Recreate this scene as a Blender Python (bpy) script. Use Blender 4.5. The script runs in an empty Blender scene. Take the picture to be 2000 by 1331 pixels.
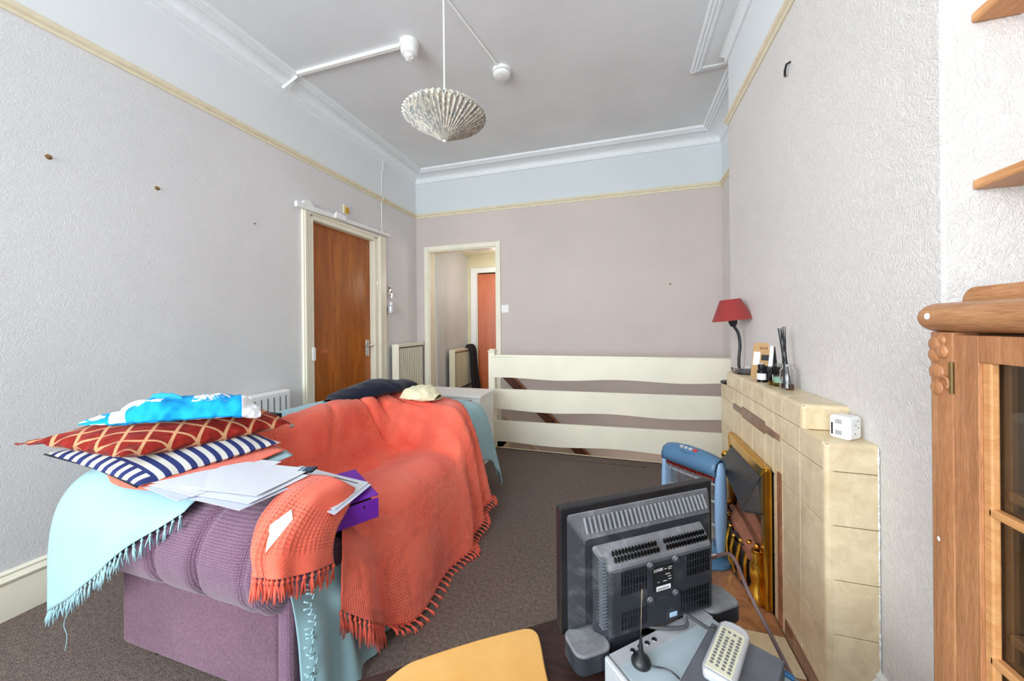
import bpy, math, random
from mathutils import Vector, Matrix, noise
R = math.radians
random.seed(7)
SC = bpy.context.scene
COL = SC.collection

# ------------------------------------------------------------------ camera
F_PX = 701.53
cam_d = bpy.data.cameras.new('camera'); cam = bpy.data.objects.new('camera', cam_d); COL.objects.link(cam)
cam_d.sensor_width = 36; cam_d.lens = F_PX / 2000 * 36; cam_d.shift_y = -30.27 / 2000
cam_d.clip_start = .02
cam.matrix_world = Matrix.Translation((0, 0, 1.15)) @ Matrix.Rotation(R(16.953), 4, 'Z') @ Matrix.Rotation(R(90), 4, 'X') @ Matrix.Rotation(R(-.5324), 4, 'Z')
SC.camera = cam

# ------------------------------------------------------------------ world, lights, exposure
w = bpy.data.worlds.new('world'); SC.world = w; w.use_nodes = True
w.node_tree.nodes['Background'].inputs[0].default_value = (.75, .86, 1, 1)
w.node_tree.nodes['Background'].inputs[1].default_value = .9
def area(name, loc, rot, sx, sy, power, col):
    l = bpy.data.lights.new(name, 'AREA'); l.shape = 'RECTANGLE'; l.size = sx; l.size_y = sy
    l.energy = power; l.color = col
    o = bpy.data.objects.new(name, l); COL.objects.link(o); o.location = loc; o.rotation_euler = rot
    return o
# daylight entering through the front windows (behind the camera), then an added side fill
area('window_daylight', (-1.1, -2.78, 1.65), (R(88), 0, R(15)), 2.1, 1.9, 100, (.86, .945, 1))
area('side_fill', (-2.25, -1.5, 1.6), (R(90), 0, R(-70)), 1.6, 1.9, 92, (.86, .945, 1))  # fill added beside the windowless left wall to brighten the chimney breast
def lamp(name, loc, power, col, rad=.12):
    l = bpy.data.lights.new(name, 'POINT'); l.energy = power; l.color = col; l.shadow_soft_size = rad
    o = bpy.data.objects.new(name, l); COL.objects.link(o); o.location = loc
    return o
lamp('hall_lamp', (-1.5, 4.45, 1.75), 5, (.96, .97, 1))
lamp('stair_fill', (.2, 3.5, -.7), 3.0, (1, .86, .7), .2)  # warm fill added low in the stairwell, no fitting there
SC.view_settings.view_transform = 'Standard'; SC.view_settings.look = 'None'
SC.view_settings.gamma = 1; SC.view_settings.use_curve_mapping = False
SC.view_settings.exposure = 0.61
SC.cycles.max_bounces = 10; SC.cycles.diffuse_bounces = 7

# ------------------------------------------------------------------ materials
def lin(c):
    return tuple((x/255/12.92 if x/255 <= .04045 else ((x/255+.055)/1.055)**2.4) for x in c) + (1,)
class NT:
    def __init__(s, name):
        s.m = bpy.data.materials.new(name); s.m.use_nodes = True; s.t = s.m.node_tree; s.n = s.t.nodes; s.l = s.t.links
        s.b = s.n['Principled BSDF']
    def new(s, typ, **k):
        n = s.n.new(typ)
        for a, v in k.items():
            if a.startswith('i_'):
                key = a[2:]
                key = int(key) if key.isdigit() else key.replace('_', ' ')
                s.put(n.inputs[key], v)
            else: setattr(n, a, v)
        return n
    def put(s, inp, v):
        if isinstance(v, bpy.types.NodeSocket): s.l.new(v, inp)
        else: inp.default_value = v
    def co(s, kind='Object', scale=(1, 1, 1), rot=(0, 0, 0)):
        c = s.new('ShaderNodeTexCoord'); m = s.new('ShaderNodeMapping', i_Vector=c.outputs[kind], i_Scale=scale, i_Rotation=rot)
        return m.outputs[0]
    def noise(s, co, scale, detail=4, rough=.55, dist=0):
        return s.new('ShaderNodeTexNoise', i_Vector=co, i_Scale=scale, i_Detail=detail, i_Roughness=rough, i_Distortion=dist).outputs['Fac']
    def ramp(s, fac, stops):
        r = s.new('ShaderNodeValToRGB', i_Fac=fac); e = r.color_ramp.elements
        while len(e) < len(stops): e.new(.5)
        for x, (p, c) in zip(e, stops): x.position = p; x.color = c if len(c) == 4 else lin(c)
        return r.outputs[0]
    def mix(s, fac, a, b, mode='MIX'):
        m = s.new('ShaderNodeMix', data_type='RGBA', blend_type=mode)
        s.put(m.inputs[0], fac); s.put(m.inputs[6], a); s.put(m.inputs[7], b); return m.outputs[2]
    def math(s, op, a, b=0.):
        m = s.new('ShaderNodeMath', operation=op); s.put(m.inputs[0], a); s.put(m.inputs[1], b); return m.outputs[0]
    def bump(s, h, strength=.3, dist=.01, normal=None):
        b = s.new('ShaderNodeBump', i_Height=h, i_Strength=strength, i_Distance=dist)
        if normal: s.l.new(normal, b.inputs['Normal'])
        s.l.new(b.outputs[0], s.b.inputs['Normal']); return b.outputs[0]
    def done(s, col=None, rough=.6, metal=0, spec=None, **k):
        if col is not None: s.put(s.b.inputs['Base Color'], col)
        s.put(s.b.inputs['Roughness'], rough); s.put(s.b.inputs['Metallic'], metal)
        if spec is not None: s.b.inputs['Specular IOR Level'].default_value = spec
        for a, v in k.items(): s.put(s.b.inputs[a.replace('_', ' ')], v)
        return s.m
def plain(name, c, rough=.5, metal=0, var=.06, scale=25, bump=0, spec=None, **k):
    t = NT(name); co = t.co(); n = t.noise(co, scale)
    base = lin(c); dark = tuple(x*(1-var*2) for x in base[:3])+(1,); lite = tuple(min(1, x*(1+var)) for x in base[:3])+(1,)
    col = t.ramp(n, [(.3, dark), (.7, lite)])
    if bump: t.bump(n, bump, .005)
    return t.done(col, rough, metal, spec, **k)

RAIL_Z = 2.447
def wall_mat(name, paper, paint, strength=.5, scale=26):
    t = NT(name); co = t.co()
    g = t.new('ShaderNodeNewGeometry'); sep = t.new('ShaderNodeSeparateXYZ', i_0=g.outputs['Position'])
    up = t.math('GREATER_THAN', sep.outputs[2], RAIL_Z)
    n1 = t.noise(co, scale, 3, .6, 2.6); n2 = t.noise(co, scale*2.3, 3, .5, 3.5); n0 = t.noise(co, 1.6, 3)
    rid = t.math('ABSOLUTE', t.math('SUBTRACT', n1, .5)); rid2 = t.math('ABSOLUTE', t.math('SUBTRACT', n2, .5))
    h = t.math('ADD', t.math('MULTIPLY', t.math('MINIMUM', rid, .12), -5.), t.math('MULTIPLY', t.math('MINIMUM', rid2, .1), -3.))
    h = t.math('MULTIPLY', h, t.math('SUBTRACT', 1.12, up))
    b = lin(paper); d = tuple(x*.93 for x in b[:3])+(1,)
    pc = t.ramp(n0, [(.3, d), (.7, b)])
    col = t.mix(up, pc, lin(paint))
    t.bump(h, strength, .0022)
    return t.done(col, .62, 0, .35)
m_wall_l = wall_mat('wallpaper_left', (224, 222, 222), (228, 231, 233), .5)
m_wall_b = wall_mat('wallpaper_back', (208, 195, 189), (210, 216, 218), .12)
m_wall_r = wall_mat('wallpaper_breast', (232, 227, 223), (228, 232, 234), .7)
m_ceil = plain('ceiling_paint', (224, 226, 228), .7, var=.03, scale=2.2, bump=.05)
m_white = plain('white_gloss_paint', (238, 238, 235), .35, var=.02)
m_cornice = plain('cornice_paint', (232, 235, 237), .55, var=.02)
m_cream = plain('cream_gloss_paint', (238, 232, 212), .35, var=.03, scale=6)
m_railing_paint = plain('railing_cream_paint', (240, 234, 214), .38, var=.035, scale=3)
m_picture = plain('picture_rail_cream', (228, 217, 190), .45, var=.04)
m_bulkhead = plain('stairwell_cream', (225, 208, 178), .6, var=.05, scale=4)
m_corr = plain('corridor_cream', (226, 216, 184), .6, var=.03, scale=3)
m_corr_l = plain('corridor_grey', (206, 208, 208), .6, var=.03, scale=3)
m_plastic_w = plain('white_plastic', (238, 238, 236), .35, var=.01)
m_black = plain('black_plastic', (26, 27, 30), .38, var=.2, scale=14)
m_black_gloss = plain('black_gloss', (12, 12, 14), .15, var=.1)
m_steel = plain('steel', (190, 190, 190), .25, 1)
def carpet():
    t = NT('brown_carpet'); co = t.co(); n = t.noise(co, 260, 2, .7); n2 = t.noise(co, 3.2, 4); n3 = t.noise(co, 70, 3)
    v = t.new('ShaderNodeTexVoronoi', i_Vector=co, i_Scale=14., feature='F1')
    c = t.ramp(t.math('ADD', t.math('MULTIPLY', n, .7), t.math('MULTIPLY', n3, .3)), [(.36, (72, 62, 57)), (.52, (128, 111, 102)), (.7, (176, 158, 146))])
    c = t.mix(t.math('MULTIPLY', n2, .45), c, lin((98, 90, 86)))
    spk = t.math('LESS_THAN', v.outputs['Distance'], .028)
    rnd = t.new('ShaderNodeSeparateXYZ', i_0=v.outputs['Color'])
    spk = t.math('MULTIPLY', spk, t.math('GREATER_THAN', rnd.outputs[0], .72))
    c = t.mix(spk, c, lin((205, 196, 184)))
    t.bump(n, .9, .006); return t.done(c, .95, 0, .1)
m_carpet = carpet()
def wood(name, a, b, scale=(1, 1, 1), rough=.45, ns=6, fine=.35, coat=0, k='Object', rot=(0, 0, 0)):
    t = NT(name); co = t.co(k, scale, rot); n = t.noise(co, ns, 6, .65, .8); f = t.noise(co, ns*9, 3, .5)
    h = t.math('ADD', t.math('MULTIPLY', n, 1-fine), t.math('MULTIPLY', f, fine))
    c = t.ramp(h, [(.33, b), (.5, tuple((x+y)//2 for x, y in zip(a, b))), (.66, a)])
    t.bump(h, .12, .002); return t.done(c, rough, 0, .4, Coat_Weight=coat)
m_door = wood('varnished_door_wood', (190, 108, 30), (140, 68, 14), (1, 6, .8), .3, 2.2, .15, .25)
m_door2 = wood('hall_door_wood', (206, 112, 62), (186, 90, 46), (4, 4, .5), .3, 2.5, .3, .3)
m_oak = wood('oak_horizontal', (198, 146, 102), (146, 96, 60), (14, 1.2, 16), .4, 5, .45, .1)
m_oak_v = wood('oak_vertical', (194, 138, 96), (142, 92, 58), (18, 18, 1.2), .4, 4.5, .45, .1)
m_oak_in = wood('oak_inside', (120, 84, 54), (86, 58, 36), (3, 3, 1), .6, 5)
m_shelf = wood('shelf_pine', (214, 160, 108), (184, 124, 72), (18, 1.5, 18), .4, 4, .3)
m_mahog = wood('stair_wood', (112, 66, 48), (70, 38, 28), (1.2, 4, 6), .5, 6)
m_darktable = NT('dark_worn_table')
def _dt():
    t = m_darktable; co = t.co('Object', (2.2, 9, 6)); n = t.noise(co, 5, 6, .7, 1); c2 = t.co(); s = t.noise(c2, 22, 5, .8, 1.2); d = t.noise(c2, 90, 4, .8)
    c = t.ramp(n, [(.35, (30, 19, 17)), (.6, (62, 36, 29)), (.8, (92, 54, 40))])
    c = t.mix(t.ramp(s, [(.6, (0, 0, 0)), (.72, (150, 150, 150))]), c, lin((104, 92, 84)))
    c = t.mix(t.ramp(d, [(.66, (0, 0, 0)), (.74, (200, 200, 200))]), c, lin((140, 126, 112)))
    return t.done(c, .5, 0, .4)
m_darktable = _dt()
m_board = wood('pale_birch_board', (230, 180, 106), (218, 160, 84), (1.5, 1.5, 1), .35, 3, .15, .2)
def tile_mat(name, a, b, ns=14):
    t = NT(name); co = t.co(); n = t.noise(co, ns, 6, .65, .7); n2 = t.noise(co, ns*4, 4)
    c = t.ramp(t.math('ADD', t.math('MULTIPLY', n, .75), t.math('MULTIPLY', n2, .25)), [(.32, b), (.62, a)])
    return t.done(c, .28, 0, .45)
m_tile = tile_mat('cream_mottled_tile', (228, 209, 174), (203, 181, 145))
m_tile_b = tile_mat('brown_marbled_tile', (150, 108, 84), (92, 62, 48), 22)
m_tile_h = tile_mat('hearth_marble', (182, 126, 88), (116, 74, 52), 11)
m_grout = plain('dark_grout', (120, 104, 84), .8)
m_brass = plain('brass', (214, 164, 60), .22, 1, var=.12, scale=10)
m_gold = plain('polished_brass_bright', (232, 178, 72), .2, 1, var=.1)
m_hood = plain('hood_grey_metal', (72, 72, 74), .42, .7, var=.08)
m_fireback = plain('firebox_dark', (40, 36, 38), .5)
m_log = plain('ceramic_log_brown', (158, 100, 76), .8, var=.1, bump=.3)
m_copper = wood('raw_timber_edge', (196, 130, 88), (96, 60, 42), (10, 10, 1.5), .7, 6)
def fabric(name, c, weave=420, strength=.4, var=.08, rough=.9, k='Object', sc=(1, 1, 1)):
    t = NT(name); co = t.co(k, sc); w1 = t.noise(co, weave, 2, .5); n = t.noise(co, 6, 3)
    b = lin(c); d = tuple(x*(1-var*2) for x in b[:3])+(1,)
    col = t.ramp(t.math('ADD', t.math('MULTIPLY', n, .5), t.math('MULTIPLY', w1, .5)), [(.35, d), (.65, b)])
    t.bump(w1, strength, .002); return t.done(col, rough, 0, .15, Sheen_Weight=.15)
def sofa_mat():
    t = NT('mauve_corduroy'); co = t.co('Object', (1, 1, 1))
    wv = t.new('ShaderNodeTexWave', wave_type='BANDS', bands_direction='Z', i_Vector=co, i_Scale=48., i_Distortion=1.5, i_Detail=1.)
    wv2 = t.new('ShaderNodeTexWave', wave_type='BANDS', bands_direction='X', i_Vector=co, i_Scale=48., i_Distortion=1.5, i_Detail=1.)
    h = t.math('MULTIPLY', wv.outputs['Fac'], wv2.outputs['Fac']); n = t.noise(co, 5, 3); f = t.noise(co, 200, 2)
    c = t.ramp(t.math('ADD', t.math('MULTIPLY', n, .3), t.math('MULTIPLY', t.math('ADD', h, f), .35)), [(.2, (88, 60, 78)), (.45, (120, 90, 110)), (.75, (150, 120, 140))])
    t.bump(h, .55, .002); return t.done(c, .95, 0, .1, Sheen_Weight=.3)
m_sofa = sofa_mat()
def panel_mat():
    t = NT('mauve_flat_weave'); co = t.co(); f = t.noise(co, 160, 2); n = t.noise(co, 4, 3)
    c = t.ramp(t.math('ADD', t.math('MULTIPLY', n, .4), t.math('MULTIPLY', f, .6)), [(.3, (90, 62, 78)), (.7, (126, 94, 112))])
    t.bump(f, .3, .002); return t.done(c, .95, 0, .1, Sheen_Weight=.25)
m_sofa_p = panel_mat()
def coral_mat():
    t = NT('coral_waffle_cotton'); co = t.co('UV')
    sep = t.new('ShaderNodeSeparateXYZ', i_0=co)
    k = 2*math.pi/.0125
    a = t.math('ABSOLUTE', t.math('SINE', t.math('MULTIPLY', sep.outputs[0], k/2))); b = t.math('ABSOLUTE', t.math('SINE', t.math('MULTIPLY', sep.outputs[1], k/2)))
    waf = t.math('SQRT', t.math('MULTIPLY', a, b))
    # bands of waffle alternate with plain weave
    mu = t.math('SINE', t.math('MULTIPLY', sep.outputs[1], 2*math.pi/.34)); mv = t.math('SINE', t.math('MULTIPLY', sep.outputs[0], 2*math.pi/.30))
    msk = t.ramp(t.math('ADD', t.math('MULTIPLY', t.math('MAXIMUM', mu, mv), .5), .5), [(.55, (40, 40, 40)), (.72, (255, 255, 255))])
    fine = t.new('ShaderNodeTexWave', wave_type='BANDS', bands_direction='DIAGONAL', i_Vector=co, i_Scale=60., i_Distortion=.6)
    h = t.math('ADD', t.math('MULTIPLY', t.math('MULTIPLY', waf, msk), -1.), t.math('MULTIPLY', fine.outputs['Fac'], .12))
    n = t.noise(co, 5, 3)
    c = t.ramp(n, [(.3, (238, 100, 78)), (.7, (247, 122, 98))])
    t.bump(h, .75, .004); return t.done(c, .85, 0, .12, Sheen_Weight=.2)
m_coral = coral_mat()
m_coral_p = fabric('coral_fringe_yarn', (238, 106, 84))
m_aqua = fabric('pale_aqua_cotton', (158, 194, 202), 300, .2, .04)
m_navy = fabric('navy_jersey', (26, 31, 48), 200, .3, .1)
m_creamcloth = fabric('cream_cotton', (240, 232, 196), 200, .2, .05)
m_paper = plain('white_paper', (218, 222, 230), .55, var=.01)
m_purple = plain('purple_card', (112, 38, 168), .4, var=.06)
def fn_stripe():
    t = NT('navy_cream_stripe'); co = t.co('UV'); sep = t.new('ShaderNodeSeparateXYZ', i_0=co)
    s = t.math('GREATER_THAN', t.math('SINE', t.math('MULTIPLY', sep.outputs[0], 2*math.pi*12)), 0.0)
    s2 = t.math('GREATER_THAN', t.math('SINE', t.math('MULTIPLY', sep.outputs[1], 2*math.pi*11)), 0.05)
    end = t.math('LESS_THAN', sep.outputs[0], .1)
    m = t.math('ADD', t.math('MULTIPLY', s, t.math('SUBTRACT', 1., end)), t.math('MULTIPLY', s2, end))
    c = t.mix(m, lin((202, 198, 190)), lin((46, 54, 104))); w1 = t.noise(co, 300, 2)
    t.bump(w1, .3, .002); return t.done(c, .85, 0, .15)
m_stripe = fn_stripe()
def fn_lattice():
    t = NT('red_velvet_gold_lattice'); co = t.co('UV'); sep = t.new('ShaderNodeSeparateXYZ', i_0=co)
    u = t.math('MULTIPLY', sep.outputs[0], 6.5); v = t.math('MULTIPLY', sep.outputs[1], 4.5)
    a = t.math('ABSOLUTE', t.math('SUBTRACT', t.math('FRACT', t.math('ADD', u, v)), .5)); b = t.math('ABSOLUTE', t.math('SUBTRACT', t.math('FRACT', t.math('SUBTRACT', u, v)), .5))
    m = t.math('LESS_THAN', t.math('MINIMUM', a, b), .075); n = t.noise(co, 14, 4, .7)
    red = t.ramp(n, [(.3, (98, 16, 11)), (.55, (136, 30, 20)), (.75, (168, 58, 42))])
    c = t.mix(m, red, lin((196, 144, 104))); t.bump(t.math('SUBTRACT', 1., m), .5, .004)
    return t.done(c, .75, 0, .12, Sheen_Weight=.1)
m_lattice = fn_lattice()
def fn_shirt():
    t = NT('blue_white_jersey'); co = t.co('UV'); sep = t.new('ShaderNodeSeparateXYZ', i_0=co)
    n = t.noise(co, 13, 6, .75, .6)
    win = t.math('MULTIPLY', t.math('GREATER_THAN', t.math('SINE', t.math('MULTIPLY', sep.outputs[0], 20.)), -.2), t.math('LESS_THAN', t.math('ABSOLUTE', t.math('SUBTRACT', sep.outputs[1], .55)), .38))
    p = t.math('MULTIPLY', t.math('GREATER_THAN', n, .5), win)
    edge = t.math('MAXIMUM', t.math('GREATER_THAN', sep.outputs[0], .86), t.math('LESS_THAN', t.math('ABSOLUTE', t.math('SUBTRACT', t.math('ADD', sep.outputs[0], t.math('MULTIPLY', sep.outputs[1], .12)), .26)), .045))
    m = t.math('MAXIMUM', p, edge)
    c = t.mix(m, lin((22, 158, 228)), lin((240, 242, 246)))
    return t.done(c, .8, 0, .2)
m_shirt = fn_shirt()
def glass(name, c=(1, 1, 1, 1), rough=.02, ior=1.45):
    t = NT(name); return t.done(c, rough, 0, None, Transmission_Weight=1., IOR=ior)
m_glass = glass('clear_glass'); m_amber = glass('amber_glass', (.95, .62, .12, 1)); m_brownliq = glass('brown_liquid', (.35, .12, .03, 1))
m_pane = NT('thin_pane')
def _pane():
    t = m_pane; tr = t.new('ShaderNodeBsdfTransparent'); gl = t.new('ShaderNodeBsdfGlossy'); gl.inputs['Roughness'].default_value = .03
    mx = t.new('ShaderNodeMixShader'); mx.inputs[0].default_value = .12
    tr.inputs[0].default_value = (.85, .87, .87, 1)
    t.l.new(tr.outputs[0], mx.inputs[1]); t.l.new(gl.outputs[0], mx.inputs[2]); t.l.new(mx.outputs[0], t.n['Material Output'].inputs[0]); return t.m
m_pane = _pane()
m_maroon = fabric('terracotta_shade_cloth', (150, 58, 55), 300, .2, .03)
m_blue_l = plain('light_blue_plastic', (138, 172, 208), .35, var=.02)
m_blue_d = plain('steel_blue_plastic', (78, 118, 152), .35, var=.03)
m_dusty = NT('dusty_black_plastic')
def _dusty():
    t = m_dusty; co = t.co(); n = t.noise(co, 12, 6, .75, .5); g = t.new('ShaderNodeNewGeometry'); sep = t.new('ShaderNodeSeparateXYZ', i_0=g.outputs['Normal'])
    up = t.math('MULTIPLY', t.math('MAXIMUM', sep.outputs[2], 0.), 1.)
    d = t.math('MINIMUM', t.math('ADD', t.math('MULTIPLY', t.math('MULTIPLY', up, n), 1.25), t.math('MULTIPLY', t.math('MAXIMUM', t.math('SUBTRACT', n, .52), 0.), .9)), .9)
    c = t.mix(d, lin((40, 43, 49)), lin((158, 158, 162))); return t.done(c, .5, 0, .35)
m_dusty = _dusty()
m_silver = plain('silver_grey_plastic', (176, 190, 196), .42, .1, var=.08, scale=8)
m_silver2 = plain('silver_trim', (206, 208, 212), .3, .3, var=.03)
m_darkgrey = plain('dark_grey_case', (96, 98, 106), .5, .1, var=.12, scale=18)
m_keypad = plain('cream_keypad', (222, 218, 192), .45)
m_key = plain('grey_key', (84, 84, 86), .4)
m_connblue = plain('blue_connector', (36, 84, 124), .3, .2)
m_cable_g = plain('grey_cable', (70, 68, 70), .5)
m_cable_b = plain('brown_cable', (96, 74, 72), .5)
m_mint = plain('mint_wax', (150, 206, 176), .4)
m_label = plain('white_label', (236, 236, 236), .5)
m_labelk = plain('black_label', (18, 18, 20), .4)
m_teal = plain('teal_sticker', (42, 150, 142), .4)
m_ltblue = plain('pale_blue_sticker', (170, 200, 226), .4)
m_kraft = plain('kraft_card', (186, 146, 98), .7)
m_red = plain('red_button', (206, 52, 44), .4)
m_element = plain('red_heater_fins', (150, 46, 36), .4, .3)
m_mesh = plain('chrome_guard', (190, 200, 204), .25, .9)
m_darkcloth = fabric('dark_jacket_cloth', (46, 42, 46), 120, .3, .2)
m_plug = plain('brown_wall_plug', (126, 90, 52), .7)

# ------------------------------------------------------------------ mesh builder
class MB:
    def __init__(s): s.v = []; s.f = []; s.uv = []; s.mi = []; s.cur = 0
    def face(s, idx, uv=None): s.f.append(idx); s.uv.append(uv); s.mi.append(s.cur)
    def box(s, x0, x1, y0, y1, z0, z1, M=None):
        b = len(s.v)
        for z in (z0, z1):
            for p in ((x0, y0, z), (x1, y0, z), (x1, y1, z), (x0, y1, z)): s.v.append(M @ Vector(p) if M else Vector(p))
        for q in ((3, 2, 1, 0), (4, 5, 6, 7), (0, 1, 5, 4), (1, 2, 6, 5), (2, 3, 7, 6), (3, 0, 4, 7)): s.face([b+i for i in q])
        return s
    def prism(s, poly, z0, z1, M=None):
        n = len(poly); b = len(s.v)
        for z in (z0, z1):
            for p in poly: v = Vector((p[0], p[1], z)); s.v.append(M @ v if M else v)
        s.face([b+i for i in range(n)][::-1]); s.face([b+n+i for i in range(n)])
        for i in range(n): j = (i+1) % n; s.face([b+i, b+j, b+n+j, b+n+i])
        return s
    def lathe(s, prof, c=(0, 0, 0), n=28, M=None):
        b = len(s.v); c = Vector(c)
        for r, z in prof:
            for i in range(n):
                a = 2*math.pi*i/n; v = Vector((r*math.cos(a), r*math.sin(a), z)); s.v.append((M @ v if M else v) + c)
        for k in range(len(prof)-1):
            for i in range(n):
                j = (i+1) % n; s.face([b+k*n+i, b+k*n+j, b+(k+1)*n+j, b+(k+1)*n+i])
        if prof[0][0] > 1e-5: s.face([b+i for i in range(n)][::-1])
        if prof[-1][0] > 1e-5: s.face([b+(len(prof)-1)*n+i for i in range(n)])
        return s
    def tube(s, pts, r, n=8, caps=True):
        pts = [Vector(p) for p in pts]; b = len(s.v); up = Vector((0, 0, 1)); prev = None
        for i, p in enumerate(pts):
            d = (pts[min(i+1, len(pts)-1)] - pts[max(i-1, 0)]).normalized()
            if prev is None:
                a = d.cross(up)
                if a.length < .05: a = d.cross(Vector((1, 0, 0)))
            else: a = prev - d*prev.dot(d)
            a.normalize(); prev = a; c = d.cross(a); rr = r[i] if isinstance(r, (list, tuple)) else r
            for k in range(n):
                t = 2*math.pi*k/n; s.v.append(p + (a*math.cos(t) + c*math.sin(t))*rr)
        for i in range(len(pts)-1):
            for k in range(n):
                j = (k+1) % n; s.face([b+i*n+k, b+(i+1)*n+k, b+(i+1)*n+j, b+i*n+j])
        if caps: s.face([b+k for k in range(n)]); s.face([b+(len(pts)-1)*n+k for k in range(n)][::-1])
        return s
    def grid(s, P, UV=None, close_u=False):
        b = len(s.v); nu = len(P); nv = len(P[0])
        for row in P:
            for p in row: s.v.append(Vector(p))
        for i in range(nu if close_u else nu-1):
            i2 = (i+1) % nu
            for j in range(nv-1):
                s.face([b+i*nv+j, b+i2*nv+j, b+i2*nv+j+1, b+i*nv+j+1], [UV[i][j], UV[i2][j], UV[i2][j+1], UV[i][j+1]] if UV else None)
        return s
    def sphere(s, c, r, n=16, sc=(1, 1, 1)):
        prof = [(max(1e-6, math.sin(math.pi*k/n)), -math.cos(math.pi*k/n)) for k in range(n+1)]
        return s.lathe(prof, c, n*2, Matrix.Diagonal((r*sc[0], r*sc[1], r*sc[2], 1)))
WM = {}
def thing(name, label=None, cat=None, loc=(0, 0, 0), rz=0, group=None, kind=None):
    o = bpy.data.objects.new(name, None); COL.objects.link(o); o.empty_display_size = .05
    o.location = loc; o.rotation_euler = (0, 0, rz)
    WM[o.name] = Matrix.Translation(loc) @ Matrix.Rotation(rz, 4, 'Z')
    tag(o, label, cat, group, kind); return o
def tag(o, label=None, cat=None, group=None, kind=None):
    if label: o['label'] = label
    if cat: o['category'] = cat
    if group: o['group'] = group
    if kind: o['kind'] = kind
    return o
def part(name, mb, mat, parent=None, local=False, smooth=False, bevel=0, seg=2, solid=0, subd=0, label=None, origin=None, auto=40):
    me = bpy.data.meshes.new(name)
    o = bpy.data.objects.new(name, me); COL.objects.link(o)
    if parent: o.parent = parent; W = WM[parent.name]
    elif origin: W = Matrix.Translation(origin); o.location = origin
    else: W = Matrix.Identity(4)
    WM[o.name] = W
    inv = W.inverted()
    vs = [v if (local and parent) else inv @ v for v in mb.v]
    me.from_pydata([tuple(v) for v in vs], [], mb.f)
    if any(u is not None for u in mb.uv):
        ul = me.uv_layers.new(name='UV'); k = 0
        for fi, f in enumerate(mb.f):
            for c in range(len(f)):
                ul.data[k].uv = mb.uv[fi][c] if mb.uv[fi] else (0, 0); k += 1
    for m in (mat if isinstance(mat, (list, tuple)) else [mat]): me.materials.append(m)
    if isinstance(mat, (list, tuple)):
        for p, i in zip(me.polygons, mb.mi): p.material_index = i
    me.validate(); me.update()
    if smooth:
        me.shade_smooth() if smooth == 'all' else (me.shade_smooth(), me.set_sharp_from_angle(angle=R(auto)))
    if subd: m = o.modifiers.new('s', 'SUBSURF'); m.levels = m.render_levels = subd
    if solid: m = o.modifiers.new('t', 'SOLIDIFY'); m.thickness = solid; m.offset = -1
    if bevel:
        m = o.modifiers.new('b', 'BEVEL'); m.width = bevel; m.segments = seg; m.limit_method = 'ANGLE'; m.angle_limit = R(40); m.harden_normals = False
    if label: o['label'] = label
    return o
def struct(name, mb, mat, parent=None, **k):
    o = part(name, mb, mat, parent, **k)
    if not parent: o['kind'] = 'structure'
    return o
def copy_tree(o, parent=None):
    c = o.copy(); COL.objects.link(c); WM[c.name] = WM[o.name]
    if parent: c.parent = parent
    for ch in list(o.children): copy_tree(ch, c)
    return c
def bez(pts, n=24):
    """Catmull-Rom through points"""
    P = [Vector(p) for p in pts]; P = [P[0]*2-P[1]] + P + [P[-1]*2-P[-2]]; out = []
    segs = len(P)-3
    for i in range(n+1):
        t = i/n*segs; k = min(int(t), segs-1); t -= k; a, b, c, d = P[k:k+4]
        out.append(.5*((2*b) + (c-a)*t + (2*a-5*b+4*c-d)*t*t + (3*b-a-3*c+d)*t**3))
    return out
def loft(net, nu, nv, disp=None, uv0=(0, 0)):
    """net[i][j] control points -> dense grid with UVs in metres; disp(u,v,p)->displacement along the normal"""
    rows = [bez(r, nv) for r in net]
    cols = [bez([rows[i][j] for i in range(len(rows))], nu) for j in range(nv+1)]
    P = [[cols[j][i] for j in range(nv+1)] for i in range(nu+1)]
    mi, mj = nu//2, nv//2
    U = [0]; 
    for i in range(nu): U.append(U[-1] + (P[i+1][mj]-P[i][mj]).length)
    V = [0]
    for j in range(nv): V.append(V[-1] + (P[mi][j+1]-P[mi][j]).length)
    UV = [[(U[i]+uv0[0], V[j]+uv0[1]) for j in range(nv+1)] for i in range(nu+1)]
    if disp:
        Q = []
        for i in range(nu+1):
            r = []
            for j in range(nv+1):
                a = P[min(i+1, nu)][j]-P[max(i-1, 0)][j]; b = P[i][min(j+1, nv)]-P[i][max(j-1, 0)]
                n = a.cross(b)
                if n.length > 1e-9: n.normalize()
                r.append(P[i][j] + n*disp(i/nu, j/nv, P[i][j]))
            Q.append(r)
        P = Q
    return P, UV
def rrect(w, h, r, n=5, cx=0, cy=0):
    out = []
    for (sx, sy, a0) in ((1, 1, 0), (-1, 1, 90), (-1, -1, 180), (1, -1, 270)):
        for k in range(n+1):
            a = R(a0 + 90*k/n); out.append((cx + sx*(w/2-r) + r*math.cos(a), cy + sy*(h/2-r) + r*math.sin(a)))
    return out

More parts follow.
